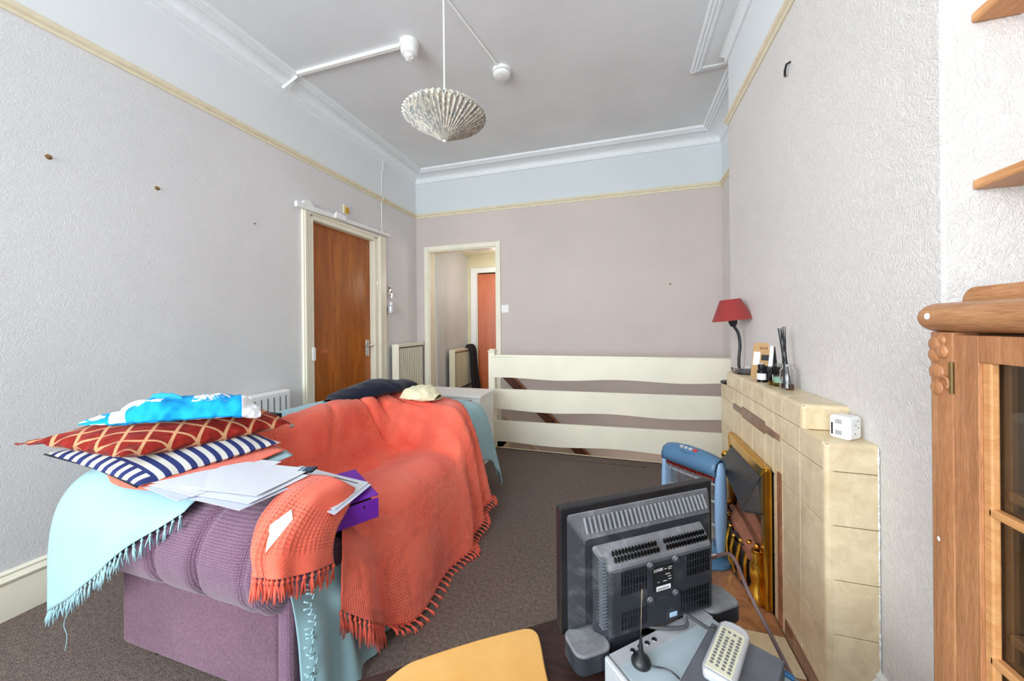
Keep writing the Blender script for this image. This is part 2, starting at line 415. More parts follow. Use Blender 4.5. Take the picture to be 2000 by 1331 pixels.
# ------------------------------------------------------------------ room shell
XL, YB, CZ = -2.355, 3.8, 2.945
XA, XB, YB1, YB2 = .911, .674, 1.027, 2.636      # alcove wall, breast face, breast near / far edge
XN, YF = 1.0, -2.9
b = MB()
b.box(XL-.15, 1.2, YF, 3.2, -.12, 0); b.box(XL-.15, -1.2, 3.2, 5.1, -.12, 0)
struct('floor', b, m_carpet)
struct('ceiling', MB().box(XL-.15, 1.2, YF, YB+.15, CZ, CZ+.1), m_ceil)
D0, D1, DZ = 2.275, 3.02, 2.005
b = MB().box(XL-.14, XL, YF, D0, 0, CZ).box(XL-.14, XL, D1, YB+.14, -.0, CZ).box(XL-.14, XL, D0, D1, DZ, CZ)
struct('wall_left', b, m_wall_l)
E0, E1, EZ = -2.185, -1.335, 2.035
b = MB().box(XL, E0, YB, YB+.13, -.0, CZ).box(E1, 1.2, YB, YB+.13, -1.6, CZ).box(E0, E1, YB, YB+.13, EZ, CZ)
struct('wall_back', b, m_wall_b)
struct('wall_right', MB().box(XA, 1.2, YB2, YB, -1.6, CZ).box(XN, 1.2, YF, YB1, 0, CZ), m_wall_r)
struct('wall_chimney', MB().box(XB, 1.2, YB1, YB2, 0, CZ), m_wall_r, bevel=.006)
# front wall with three large windows behind the camera
b = MB()
b.box(XL-.14, -2.2, YF-.14, YF, 0, CZ).box(.7, 1.2, YF-.14, YF, 0, CZ).box(-2.2, .7, YF-.14, YF, 0, .7).box(-2.2, .7, YF-.14, YF, 2.6, CZ)
struct('wall_front', b, m_wall_l)
wn = thing('window_1', kind='structure')
b = MB()
for x in (-2.2, -1.25, -.3, .64): b.box(x, x+.06, YF-.1, YF-.04, .7, 2.6)
for z in (.7, 1.62, 2.54): b.box(-2.2, .7, YF-.1, YF-.04, z, z+.06)
part('window_frame', b, m_white, wn)
part('window_pane', MB().box(-2.2, .7, YF-.075, YF-.07, .7, 2.6), m_pane, wn)
# stairwell lining below floor level
b = MB().box(-1.24, -1.2, 3.2, YB, -1.6, -.0).box(-1.2, 1.2, 3.17, 3.2, -1.6, -.0)
struct('wall_stairwell', b, m_bulkhead)
struct('floor_stair_foot', MB().box(-1.2, XA, 3.2, YB, -1.7, -1.6), m_carpet)
struct('trim_1', MB().box(-1.2, XA, 3.185, 3.2, -.2, .004), m_bulkhead)

PATH = [(XL, YF), (XL, YB), (XA, YB), (XA, YB2), (XB, YB2), (XB, YB1), (XN, YB1), (XN, YF)]
def offset_path(path, d):
    out = []
    n = len(path)
    for i in range(n):
        def nr(a, b):
            v = Vector((b[0]-a[0], b[1]-a[1])).normalized(); return v, Vector((v.y, -v.x))
        p = Vector(path[i])
        if i == 0: _, m = nr(path[0], path[1]); out.append(p+m*d)
        elif i == n-1: _, m = nr(path[-2], path[-1]); out.append(p+m*d)
        else:
            v1, n1 = nr(path[i-1], path[i]); v2, n2 = nr(path[i], path[i+1])
            out.append(p + (n1+n2)*d/(1+n1.dot(n2)) if 1+n1.dot(n2) > 1e-3 else p+n1*d)
    return out
def sweep(path, prof):
    mb = MB(); rows = []
    for d, z in prof: rows.append([Vector((p.x, p.y, z)) for p in offset_path(path, d)])
    mb.grid(rows); return mb
# cornice: shallow cove, then three beads on the ceiling
pr = [(0, 2.845), (.012, 2.848), (.018, 2.862), (.012, 2.87)]
for k in range(9):
    a = R(90*k/8); pr.append((.014+.108*(1-math.cos(a)), 2.872+.05*math.sin(a)))
pr += [(.128, 2.916), (.140, 2.914), (.146, 2.922), (.150, 2.925), (.158, 2.918), (.166, 2.926), (.170, 2.930), (.180, 2.924), (.188, 2.934), (.19, CZ)]
struct('trim_2', sweep(PATH, pr), m_cornice, smooth=True, auto=30)
pr = [(0, RAIL_Z-.012), (.008, RAIL_Z-.012), (.012, RAIL_Z-.002), (.008, RAIL_Z+.006), (.02, RAIL_Z+.012), (.026, RAIL_Z+.022), (.02, RAIL_Z+.034), (.01, RAIL_Z+.036), (.004, RAIL_Z+.042), (0, RAIL_Z+.042)]
struct('trim_3', sweep(PATH, pr), m_picture, smooth=True, auto=30)
pr = [(0, 0), (.022, 0), (.022, .128), (.018, .138), (.024, .146), (.026, .154), (.016, .166), (.012, .172), (.014, .180), (.006, .188), (0, .188)]
struct('baseboard_left', sweep([(XL, YF), (XL, D0-.1)], pr), m_cream, smooth=True, auto=30)
struct('baseboard_left_2', sweep([(XL, D1+.18), (XL, YB), (E0-.06, YB)], pr), m_cream, smooth=True, auto=30)
struct('baseboard_right', sweep([(XB, YB1), (XN, YB1), (XN, YF)], pr), m_white, smooth=True, auto=30)
struct('baseboard_chimney', sweep([(XB, 1.234), (XB, YB1)], pr), m_white, smooth=True, auto=30)
# ---- door_1 in the left wall
d1 = thing('door_1', kind='structure', loc=(XL, D0, 0))
lf = part('door_leaf', MB().box(XL-.085, XL-.045, D0+.005, D1-.003, .01, DZ-.005), m_door, d1, label='orange-brown varnished door leaf')
b = MB()
for y0, y1 in ((D0-.1, D0-.035), (D1+.055, D1+.17)):
    b.box(XL, XL+.022, y0, y1, 0, DZ+.06); b.box(XL, XL+.03, y0+.012, y0+.03, 0, DZ+.06)
b.box(XL, XL+.016, D0-.035, D0, 0, DZ+.02); b.box(XL, XL+.014, D1+.0, D1+.055, 0, DZ+.02)
b.box(XL, XL+.014, D0, D1, DZ, DZ+.035); b.box(XL, XL+.022, D0-.03, D1+.055, DZ+.035, DZ+.06)
b.box(XL-.1, XL, D1-.003, D1+.0, 0, DZ); b.box(XL-.1, XL, D0, D0+.004, 0, DZ); b.box(XL-.1, XL, D0, D1, DZ-.004, DZ)
part('door_frame', b, m_cream, d1, bevel=.004)
b = MB().box(XL-.045, XL-.036, 2.945, 2.99, .86, 1.02)
hp = part('door_handle', b, m_steel, d1, bevel=.003, label='chrome lever handle on a backplate')
b = MB().tube([(XL-.04, 2.975, .965), (XL-.0, 2.975, .965)], .009).tube([(XL-.0, 2.985, .965), (XL-.0, 2.93, .962), (XL-.003, 2.885, .955)], [.009, .008, .006])
part('lever', b, m_steel, hp, smooth=True)
part('latch_block', MB().box(XL+.0, XL+.03, D0-.028, D0+.004, .88, .985), m_white, d1, bevel=.006)
part('letter_slot', MB().box(XL-.046, XL-.043, 2.40, 2.485, .93, .955), m_door2, d1)
part('hasp', MB().box(XL-.046, XL-.04, D0+.004, D0+.012, 1.6, 1.66).box(XL+.014, XL+.02, D1+.02, D1+.032, 1.57, 1.6), m_steel, d1)
# curtain-track board over the door
o = thing('door_header_board', 'white batten with hooks fixed across the top of the orange door', 'batten', (XL, 2.1, 2.07))
b = MB().prism([(2.096, 2.052), (3.24, 2.088), (3.24, 2.112), (2.096, 2.094)], 0, .028, Matrix(((0, 0, 1, XL+.022), (1, 0, 0, 0), (0, 1, 0, 0), (0, 0, 0, 1))))
part('batten', b, m_white, o, bevel=.003)
b = MB().lathe([(1e-5, 0), (.052, 0), (.052, .024), (1e-5, .024)], (XL+.0, 2.225, 2.088), 24, Matrix.Rotation(R(90), 4, 'Y'))
part('round_block', b, m_white, o, smooth=True)
b = MB().box(XL+.05, XL+.064, 2.46, 2.585, 2.068, 2.106)
for k in range(5): b.box(XL+.05, XL+.068, 2.47+k*.024, 2.478+k*.024, 2.075, 2.118)
part('curtain_clip', b, m_plastic_w, o, bevel=.002)
b = MB()
for y in (2.31, 2.5, 2.72, 2.93, 3.08, 3.16): b.sphere((XL+.028, y, 2.118+(y-2.1)*.004), .006, 6)
part('screw', b, m_steel, o, smooth='all')
# bell box above the door
o = thing('door_bell_push', 'small cream broken switch box on the wall above the orange door', 'switch box', (XL, 2.65, 2.18))
part('back_plate', MB().box(XL+.0005, XL+.01, 2.61, 2.675, 2.155, 2.235), m_creamcloth, o, bevel=.004)
part('terminal_block', MB().box(XL+.01, XL+.022, 2.63, 2.665, 2.165, 2.215), m_brass, o, bevel=.002)
# surface cable running up the wall
o = part('surface_cable', MB().tube([(XL+.004, 3.148, 2.115), (XL+.004, 3.15, 2.44), (XL+.03, 3.15, 2.46), (XL+.004, 3.15, 2.5), (XL+.004, 3.152, 2.74), (XL+.012, 3.17, 2.78), (XL+.016, 3.155, 2.82), (XL+.02, 3.16, 2.85)], .0035), m_white, smooth=True, origin=(XL, 3.15, 2.1))
tag(o, 'thin white cable painted onto the left wall above the orange door', 'cable')
# ---- door_2 : open doorway in the back wall
d2 = thing('door_2', kind='structure', loc=(E0, YB, 0))
b = MB().box(E0-.055, E0, YB-.018, YB, 0, EZ+.05).box(E1, E1+.05, YB-.018, YB, 0, EZ+.05).box(E0, E1, YB-.018, YB, EZ, EZ+.05)
b.box(E0-.001, E0+.012, YB-.005, YB+.135, 0, EZ).box(E1-.012, E1+.001, YB-.005, YB+.135, 0, EZ).box(E0, E1, YB-.005, YB+.135, EZ-.012, EZ+.001)
part('door_frame', b, m_cream, d2, bevel=.003)
# ---- corridor beyond
CE = 4.95
struct('wall_hall_left', MB().box(XL-.14, -2.2, YB+.14, CE, 0, 2.35), m_corr_l)
struct('wall_hall_pier', MB().box(-2.2, -2.165, YB+.14, 4.15, 0, 2.35), m_corr_l)
struct('wall_hall_end', MB().box(-2.2, -2.06, CE, CE+.1, 0, 2.35).box(-2.06, -1.2, CE, CE+.1, 1.93, 2.35), m_corr)
struct('wall_hall_right', MB().box(-1.2, -1.1, YB+.13, 6.0, 0, 2.35), m_corr)
struct('wall_hall_far', MB().box(-2.4, -1.2, 6.0, 6.1, 0, 2.35).box(-2.4, -2.3, CE+.1, 6.0, 0, 2.35), m_corr)
struct('ceiling_hall', MB().box(XL-.14, -1.1, YB+.13, 6.1, 2.19, 2.35), m_corr)
struct('floor_hall', MB().box(-2.4, -1.2, 5.1, 6.1, -.12, 0), m_carpet)
d3 = thing('door_3', kind='structure', loc=(-2.06, CE, 0))
part('door_frame', MB().box(-2.14, -2.06, CE-.02, CE, 0, 2.0).box(-2.06, -1.2, CE-.02, CE, 1.925, 2.0).box(-2.06, -2.045, CE, CE+.08, 0, 1.93), m_white, d3, bevel=.003)
Md = Matrix.Translation((-2.04, CE+.02, 0)) @ Matrix.Rotation(R(6), 4, 'Z')
part('door_leaf', MB().box(0, .76, 0, .04, .01, 1.91, Md), m_door2, d3, label='glossy orange wooden door leaf')

# ------------------------------------------------------------------ radiators
m_radback = plain('shaded_radiator_channel', (112, 106, 94), .7)  # dark colour stands in for the shade in the gaps between ribs
def radiator(name, label, cat, xf, y0, y1, z0, z1, mat, n, wallx):
    t = thing(name, label, cat, (wallx, (y0+y1)/2, z0))
    b = MB().box(xf-.05, xf-.005, y0, y1, z0, z1-.02)
    part('panel', b, m_radback, t)
    b = MB(); step = (y1-y0)/n
    for k in range(n): 
        y = y0 + (k+.5)*step
        b.prism([(y-step*.28, 0), (y-step*.2, .010), (y+step*.2, .010), (y+step*.28, 0)], z0+.02, z1-.045, Matrix(((0, 1, 0, xf-.006), (1, 0, 0, 0), (0, 0, 1, 0), (0, 0, 0, 1))))
    part('fins', b, mat, t)
    b = MB().box(xf-.07, xf+.014, y0-.004, y1+.004, z1-.03, z1)
    for k in range(n*2): b.box(xf-.05, xf-.02, y0+(k+.3)*step/2, y0+(k+.6)*step/2, z1, z1+.002)
    part('top_grille', b, mat, t, bevel=.002)
    part('side_panel', MB().box(xf-.07, xf+.012, y0-.008, y0, z0, z1), mat, t, bevel=.002)
    for yy in (y0+.08, y1-.08): part('wall_bracket', MB().tube([(wallx+.002, yy, z1-.12), (xf-.05, yy, z1-.12)], .012), m_steel, t)
    return t
m_rad = plain('radiator_enamel', (236, 230, 212), .35, var=.02)
radiator('radiator', 'cream ribbed panel radiator in the corner between orange door and open doorway', 'radiator', XL+.10, 3.27, 3.76, .3, .955, m_rad, 14, XL)
rr = radiator('radiator', 'cream ribbed radiator in the hall seen through the open doorway', 'radiator', -2.2+.11, 4.26, 4.86, .30, .83, plain('hall_radiator_enamel', (226, 216, 186), .4, var=.02), 14, -2.2)
# jacket hung over hall radiator
net = [[(-2.16, 4.66+.08*k, .72), (-2.10, 4.66+.09*k, .865), (-2.045, 4.66+.10*k, .80), (-2.03, 4.66+.11*k, .55), (-1.99, 4.62+.14*k, .25), (-1.93, 4.60+.16*k, .04)] for k in range(3)]
P, UV = loft(net, 20, 30, lambda u, v, p: .012*math.sin(u*16+v*3))
o = part('hall_jacket', MB().grid(P, UV), m_darkcloth, solid=.006, smooth='all', origin=(-2.05, 4.75, .85)); tag(o, 'dark jacket draped over the hall radiator beyond the open doorway', 'jacket')
# storage heater on left wall behind the sofa
t = thing('storage_heater', 'slim white panel heater on the left wall behind the sofa', 'heater', (XL, 1.85, .25))
part('casing', MB().box(XL+.02, XL+.085, 1.70, 2.0, .25, .705), m_plastic_w, t, bevel=.012)
b = MB()
for k in range(6): b.box(XL+.085, XL+.088, 1.73+k*.045, 1.734+k*.045, .3, .67)
part('groove', b, m_cable_g, t)
part('bracket', MB().box(XL, XL+.02, 1.75, 1.95, .4, .5), m_plastic_w, t)

# ------------------------------------------------------------------ wall bits
def wall_plug(axis, p, label, r=.009):
    b = MB()
    if axis == 'x': b.lathe([(r*1.4, 0), (r*1.2, .002), (r*.6, .003), (r*.5, .012), (1e-5, .013)], p, 10, Matrix.Rotation(R(90 if p[0] < 0 else -90), 4, 'Y'))
    else: b.lathe([(r*1.4, 0), (r*1.2, .002), (r*.6, .003), (r*.5, .012), (1e-5, .013)], p, 10, Matrix.Rotation(R(90), 4, 'X'))
    o = part('wall_plug', b, m_plug, smooth=True, origin=p); tag(o, label, 'wall plug'); return o
wall_plug('x', (XL, .9, 1.893), 'brown wall plug on the left wall, nearest the camera', .008)
wall_plug('x', (XL, 1.279, 1.895), 'brown wall plug on the left wall, midway to the orange door', .008)
wall_plug('x', (XL, 1.808, 1.849), 'tiny wall plug on the left wall just before the door frame', .004)
wall_plug('y', (.458, YB, 1.536), 'tiny wall plug high on the pinkish back wall', .006)
o = part('wall_hook', MB().tube([(XB, 1.749, 2.222), (XB-.014, 1.749, 2.215), (XB-.018, 1.752, 2.195), (XB-.014, 1.765, 2.183), (XB-.006, 1.785, 2.188)], .0045), m_black, smooth=True, origin=(XB, 1.749, 2.2))
tag(o, 'small black hook near the top of the chimney breast', 'hook')
o = thing('light_switch', 'white wall switch beside the open doorway on the back wall', 'light switch', (-1.235, YB, 1.33))
part('plate', MB().box(-1.278, -1.192, YB-.010, YB, 1.287, 1.373), m_plastic_w, o, bevel=.003)
for x in (-1.255, -1.215): part('rocker', MB().box(x-.008, x+.008, YB-.015, YB-.010, 1.315, 1.345), m_plastic_w, o, bevel=.002)
o = thing('key_hook', 'little hook with hanging keys on the wall right of the orange door', 'key hook', (XL, 3.23, 1.55))
b = MB().tube([(XL, 3.24, 1.57), (XL+.03, 3.24, 1.565), (XL+.035, 3.24, 1.58)], .003)
part('hook', b, m_steel, o)
for k in range(4):
    z = 1.56-.02*k; part('key', MB().box(XL+.022+.003*k, XL+.027+.003*k, 3.228+.008*k, 3.25+.008*k, z-.055, z), m_steel if k % 2 else m_plug, o, bevel=.002)
o = thing('air_freshener', 'white hanging bottle on the wall between orange door and radiator', 'air freshener', (XL, 3.25, 1.3))
part('bottle', MB().lathe([(.03, 0), (.033, .01), (.033, .07), (.018, .085)], (XL+.036, 3.25, 1.285), 18), m_silver2, o, smooth=True)
part('cap', MB().lathe([(.015, 0), (.018, .01), (.015, .025), (.006, .035)], (XL+.036, 3.25, 1.37), 14), m_white, o, smooth=True)

# ------------------------------------------------------------------ ceiling fittings
t = thing('smoke_detector', 'white domed heat detector on the ceiling at the end of wide trunking', 'smoke detector', (-1.27, 1.99, CZ))
part('base', MB().lathe([(.058, CZ), (.06, CZ-.012), (.058, CZ-.032), (.05, CZ-.036)][::-1], (-1.27, 1.99, 0), 30), m_white, t, smooth=True)
part('head', MB().lathe([(.052, CZ-.034), (.053, CZ-.06), (.047, CZ-.078), (.03, CZ-.086), (.028, CZ-.10), (.012, CZ-.108), (1e-5, CZ-.108)], (-1.27, 1.99, 0), 30), m_plastic_w, t, smooth=True)
b = MB()
for k in range(6):
    a = k*math.pi/3; b.tube([(-1.27+.028*math.cos(a), 1.99+.028*math.sin(a), CZ-.085), (-1.27+.026*math.cos(a), 1.99+.026*math.sin(a), CZ-.104), (-1.27+.008*math.cos(a), 1.99+.008*math.sin(a), CZ-.112)], .002, 5)
part('cage', b, m_white, t)
t = thing('smoke_detector', 'flat round white smoke alarm on the ceiling at the end of thin conduit', 'smoke detector', (-.79, 2.40, CZ))
part('base', MB().lathe([(.062, CZ-.022), (.064, CZ-.02), (.064, CZ)], (-.79, 2.40, 0), 34), m_white, t, smooth=True)
part('cover', MB().lathe([(1e-5, CZ-.052), (.045, CZ-.05), (.056, CZ-.043), (.06, CZ-.036), (.06, CZ-.026), (.056, CZ-.024)], (-.79, 2.40, 0), 34), m_plastic_w, t, smooth=True)
part('gap_ring', MB().lathe([(.057, CZ-.026), (.057, CZ-.02)], (-.79, 2.40, 0), 34), m_cable_g, t)
t = thing('cable_trunking', 'wide white plastic trunking from the left cornice to the domed detector', 'trunking', (-1.8, 1.99, CZ))
part('ceiling_run', MB().box(-2.165, -1.33, 1.972, 1.998, CZ-.022, CZ), m_white, t, bevel=.002)
part('cove_run', MB().tube([(-2.17, 1.985, CZ-.024), (-2.2, 1.988, CZ-.034), (-2.315, 1.995, 2.875)], .011, 4), m_white, t)
o = part('cable_conduit', MB().tube([(-.955, 1.45, CZ-.008), (-.80, 2.33, CZ-.008), (-.795, 2.345, CZ-.012)], .007, 8), m_white, smooth=True, origin=(-.87, 1.9, CZ))
o2 = tag(o, 'thin white conduit running across the ceiling to the flat smoke alarm', 'conduit')
# pendant light with pleated shade
def lampY(y): return y/1.9
PX, PY = -.774, 1.5
t = thing('pendant_light', 'ceiling pendant with an inverted pleated floral paper shade', 'pendant light', (PX, PY, CZ))
zt, zr, zb = 2.175, 2.118, 2.005      # top collar, rim, tip
part('ceiling_rose', MB().lathe([(.045, CZ), (.05, CZ-.01), (.04, CZ-.03), (.012, CZ-.04)][::-1], (PX, PY, 0), 24), m_white, t, smooth=True)
part('cord', MB().tube([(PX, PY, CZ-.03), (PX+.001, PY, 2.5), (PX, PY, zt-.01)], .004), m_white, t, smooth=True)
part('lamp_holder', MB().lathe([(.012, zt+.012), (.018, zt+.008), (.032, zt-.004), (.034, zt-.02), (.02, zt-.024)][::-1], (PX, PY, 0), 24), m_plastic_w, t, smooth=True)
def shade_mat():
    tt = NT('floral_pleated_paper'); co = tt.co('UV', (1, 1, 1)); v = tt.new('ShaderNodeTexVoronoi', i_Vector=co, i_Scale=60., feature='DISTANCE_TO_EDGE'); n = tt.noise(co, 45, 4, .7, 2)
    spk = tt.ramp(n, [(.42, (128, 134, 140)), (.50, (196, 190, 176)), (.62, (214, 208, 192))])
    return tt.done(spk, .8, 0, .1)
m_shade = shade_mat()
N = 46; rows = []; uvr = []
tilt = Matrix.Rotation(R(1), 4, 'Y') @ Matrix.Rotation(R(-1), 4, 'X')
prof = [(.012, zb), (.10, zb+.055), (.185, zr-.006), (.190, zr), (.185, zr+.004), (.1, zr+.022), (.03, zt-.020)]
for i in range(2*N+1):
    a = 2*math.pi*i/(2*N); k = 1 if i % 2 else -1; row = []; u = []
    for j, (r, z) in enumerate(prof):
        dr = k*.003*(r/.2); dz = k*.009*(r/.2)*(1 if j < 3 else -1 if j > 3 else 0)
        p = Vector(((r+dr)*math.cos(a), (r+dr)*math.sin(a), z-zr+dz)); p = tilt @ p
        row.append(p+Vector((PX, PY, zr))); u.append((a*.2, r + (0 if j < 4 else .4)))
    rows.append(row); uvr.append(u)
part('lamp_shade', MB().grid(rows, uvr), m_shade, t, solid=.0008)
part('finial', MB().lathe([(1e-5, zb-.008), (.007, zb-.006), (.012, zb+.002), (.014, zb+.012)], (PX-.001, PY, 0), 14), m_plastic_w, t, smooth=True)

# ------------------------------------------------------------------ stair railing
t = thing('stair_railing', 'cream painted plank railing with wavy lower edges around the stairwell', 'railing', (-.2, 3.2, 0))
part('newel_post', MB().box(-1.205, -1.14, 3.17, 3.235, 0, .895), m_railing_paint, t, bevel=.006)
part('post_cap', MB().prism([(-1.21, 3.165), (-1.135, 3.165), (-1.135, 3.24), (-1.21, 3.24)], .895, .91).prism([(-1.2, 3.175), (-1.145, 3.175), (-1.145, 3.23), (-1.2, 3.23)], .91, .925), m_railing_paint, t, bevel=.008)
part('handrail', MB().box(-1.14, XA, 3.172, 3.215, .853, .873), m_railing_paint, t, bevel=.005)
def plank(zt0, zt1, zb0, zb1, ph):
    x0, x1 = -1.178, XA-.001; n = 60; top = []; bot = []
    for k in range(n+1):
        s = k/n; x = x0+(x1-x0)*s
        top.append((x, zt0+(zt1-zt0)*s)); bot.append((x, zb0+(zb1-zb0)*s + .009*math.sin(s*2*math.pi*2.1+ph)))
    return MB().prism(bot+top[::-1], 0, .018, Matrix(((1, 0, 0, 0), (0, 0, 1, 3.152), (0, 1, 0, 0), (0, 0, 0, 1))))
part('plank', plank(.853, .872, .655, .68, .6), m_railing_paint, t)
part('plank', plank(.557, .577, .362, .39, 1.2), m_railing_paint, t)
part('plank', plank(.262, .292, .062, .10, .9), m_railing_paint, t)
# stair string and cap on the stairwell wall
o = thing('stair_stringer', 'dark brown sloping stair string seen between the railing planks', 'stair stringer', (-.8, 3.75, 0))
dx, dz = .77, -.74
def slab(x0, z0, L, w, y0, y1):
    d = Vector((.72, 0, -.694)).normalized(); n = Vector((.694, 0, .72)).normalized(); b = MB(); a = Vector((x0, 0, z0))
    pts = [a, a+d*L, a+d*L+n*w, a+n*w]; b.prism([(p.x, p.z) for p in pts][::-1], 0, y1-y0, Matrix(((1, 0, 0, 0), (0, 0, 1, y0), (0, 1, 0, 0), (0, 0, 0, 1)))); return b
part('string_board', slab(-1.26, .58, 2.2, .075, 3.735, 3.785), m_mahog, o)
part('cap_moulding', slab(-1.196, .63, 2.2, .014, 3.74, 3.78), m_copper, o)
part('wall_string', slab(-1.25, .143, 2.1, .02, 3.775, 3.799), m_bulkhead, o)
# chest behind the sofa
t = thing('white_chest', 'low white chest with brown drawer front behind the sofa end', 'chest', (-1.5, 2.83, 0))
part('carcass', MB().box(-2.02, -1.085, 2.66, 2.98, .0, .565), m_white, t, bevel=.004)
part('top', MB().box(-2.03, -1.075, 2.65, 2.99, .565, .585), m_white, t, bevel=.003)
part('drawer', MB().box(-1.95, -1.15, 2.644, 2.66, .40, .55), m_copper, t, bevel=.003, label='brown wood drawer front')
# carpet hatch outline
b = MB()
x0, x1, y0, y1 = -.49, .175, 3.05, 3.165
for a in ((x0, x1, y0, y0+.008), (x0, x0+.008, y0, y1), (x1-.008, x1, y0, y1)): b.box(a[0], a[1], a[2], a[3], 0, .0035)
o = part('carpet_patch', b.box(x0, x1, y0, y1, 0, .002), m_carpet, origin=(-.16, 3.1, 0)); tag(o, 'rectangular patch let into the carpet by the railing', 'carpet patch')

# ------------------------------------------------------------------ fireplace
FX = .55
F1, F2, G1, G2, H1, H2 = 1.234, 2.356, 1.37, 2.239, .8865, .808
fp = thing('fireplace_surround', 'stepped cream tiled fireplace surround against the chimney breast', 'fireplace', (.61, 1.8, 0))
O1, O2, OZ = 1.60, 2.10, .575
b = MB()
b.box(FX+.006, XB-.001, F1+.004, O1, 0, H2-.004).box(FX+.006, XB-.001, O2, F2-.004, 0, H2-.004).box(FX+.006, XB-.001, O1, O2, OZ, H2-.004)
b.box(FX+.006, XB-.001, G1+.004, G2-.004, H2-.004, H1-.004)
b.box(XB-.012, XB-.001, O1, O2, 0, OZ)
part('core', b, m_grout, fp)
zs = [.0, .113, .266, .420, .574, .727, H2]
g = .0012
b = MB()
def yz_tile(y0, y1, z0, z1, x0=FX, th=.01): b.box(x0, x0+th, y0+g, y1-g, z0+g, z1-g)
ysn = [F1+.014, 1.387, 1.52, O1+.0]
for i in range(3):
    for k in range(6): yz_tile(ysn[i], ysn[i+1], zs[k], zs[k+1])
for i, (a, c) in enumerate(((O2, 2.225), (2.225, F2-.014))):
    for k in range(6): yz_tile(a, c, zs[k], zs[k+1])
# panel over the opening, with gaps for the brown inset strips
cols = [(O1, 1.683), (1.683, 1.83), (1.83, 1.973), (1.973, O2)]
for a, c in cols:
    zt = .748 if 1.6 < (a+c)/2 < 1.98 and a >= 1.68 else .736
    zb_ = .698 if zt > .74 else .708
    yz_tile(a, c, OZ, zb_); yz_tile(a, c, zt, H2+.0)
# upper tier front
for a, c in ((G1+.012, 1.52), (1.52, 1.683), (1.683, 1.83), (1.83, 1.973), (1.973, 2.11), (2.11, G2-.012)): yz_tile(a, c, H2, H1-.012)
# near and far ends
for k in range(6): b.box(FX+.014, XB-.001, F1, F1+.01, zs[k]+g, zs[k+1]-g-(.012 if k == 5 else 0)); b.box(FX+.014, XB-.001, F2-.01, F2, zs[k]+g, zs[k+1]-g-(.012 if k == 5 else 0))
b.box(FX+.014, XB-.001, G1, G1+.01, H2+g, H1-.012); b.box(FX+.014, XB-.001, G2-.01, G2, H2+g, H1-.012)
part('face_tiles', b, m_tile, fp, bevel=.0012, seg=1)
b = MB()
b.box(FX+.012, XB-.001, F1+.012, G1, H2-.012, H2).box(FX+.012, XB-.001, G2, F2-.012, H2-.012, H2)
for a, c in ((G1+.012, 1.52), (1.52, 1.673), (1.673, 1.826), (1.826, 1.979), (1.979, 2.13), (2.13, G2-.012)): b.box(FX+.012, XB-.001, a+g, c-g, H1-.012, H1)
part('top_tiles', b, m_tile, fp, bevel=.001, seg=1)
# rounded bead tiles on the edges
def bead(p, q, r=.013): b.tube([p, q], r, 14)
b = MB(); r_ = .013
for y, z0, z1 in ((F1+r_, 0, H2-r_), (F2-r_, 0, H2-r_), (G1+r_, H2, H1-r_), (G2-r_, H2, H1-r_)): bead((FX+r_, y, z0), (FX+r_, y, z1))
for y0, y1, z in ((F1+r_, G1, H2-r_), (G2, F2-r_, H2-r_), (G1+r_, G2-r_, H1-r_)): bead((FX+r_, y0, z), (FX+r_, y1, z))
for y, z in ((F1+r_, H2-r_), (F2-r_, H2-r_), (G1+r_, H1-r_), (G2-r_, H1-r_)): bead((FX+r_, y, z), (XB-.001, y, z)); b.sphere((FX+r_, y, z), r_, 8)
part('bead_edging', b, m_tile, fp, smooth=True)
b = MB()
for a, c, z0, z1 in ((1.541, 1.683, .712, .737), (1.683, 1.973, .699, .748), (1.973, 2.115, .706, .735)): b.box(FX-.0012, FX+.009, a+g, c-g, z0, z1)
part('marbled_inset', b, m_tile_b, fp, bevel=.001, seg=1, label='brown marbled inset strips')
part('marbled_plinth', MB().prism([(F1+.014, .035), (1.50, .035), (1.50, .095), (F1+.014, .085)], 0, .004, Matrix(((0, 0, 1, FX-.004), (1, 0, 0, 0), (0, 1, 0, 0), (0, 0, 0, 1)))), m_tile_b, fp, label='brown marbled plinth strip')
part('raw_edge', MB().box(FX-.006, FX+.02, 1.528, 1.555, .04, .60), m_copper, fp, bevel=.002, label='rough unpainted timber edge beside the fire')
# white sealant bead down the wall joint
b = MB()
for k in range(70): z = .05+k*.0108; b.sphere((XB-.004, F1-.0015, z), .0014+.0018*random.random()**2, 4, (1, 1, 3.5))
part('sealant', b, m_white, fp, smooth='all')
# hearth
h = thing('hearth', 'beige and brown marbled tiled hearth slab on the carpet', 'hearth', (.33, 1.8, 0))
part('slab', MB().box(.135, FX+.006, 1.17, 2.40, 0, .03), m_tile_b, h, bevel=.003)
b = MB(); b2 = MB()
ys = [1.175, 1.335, 1.495, 1.655, 1.815, 1.975, 2.135, 2.395]
for i in range(7):
    y0, y1 = ys[i]+g, ys[i+1]-g
    b.prism([(.14, y0), (.30+.02*(i % 2), y0), (.32-.02*(i % 2), y1), (.14, y1)], .03, .036)
    (b if i in (1,) else b2).prism([(.302+.02*(i % 2), y0), (FX-.006, y0), (FX-.006, y1), (.322-.02*(i % 2), y1)], .03, .036)
part('cream_tiles', b, m_tile, h, bevel=.0015, seg=1); part('marble_tiles', b2, m_tile_h, h, bevel=.0015, seg=1, label='reddish brown marble tiles')

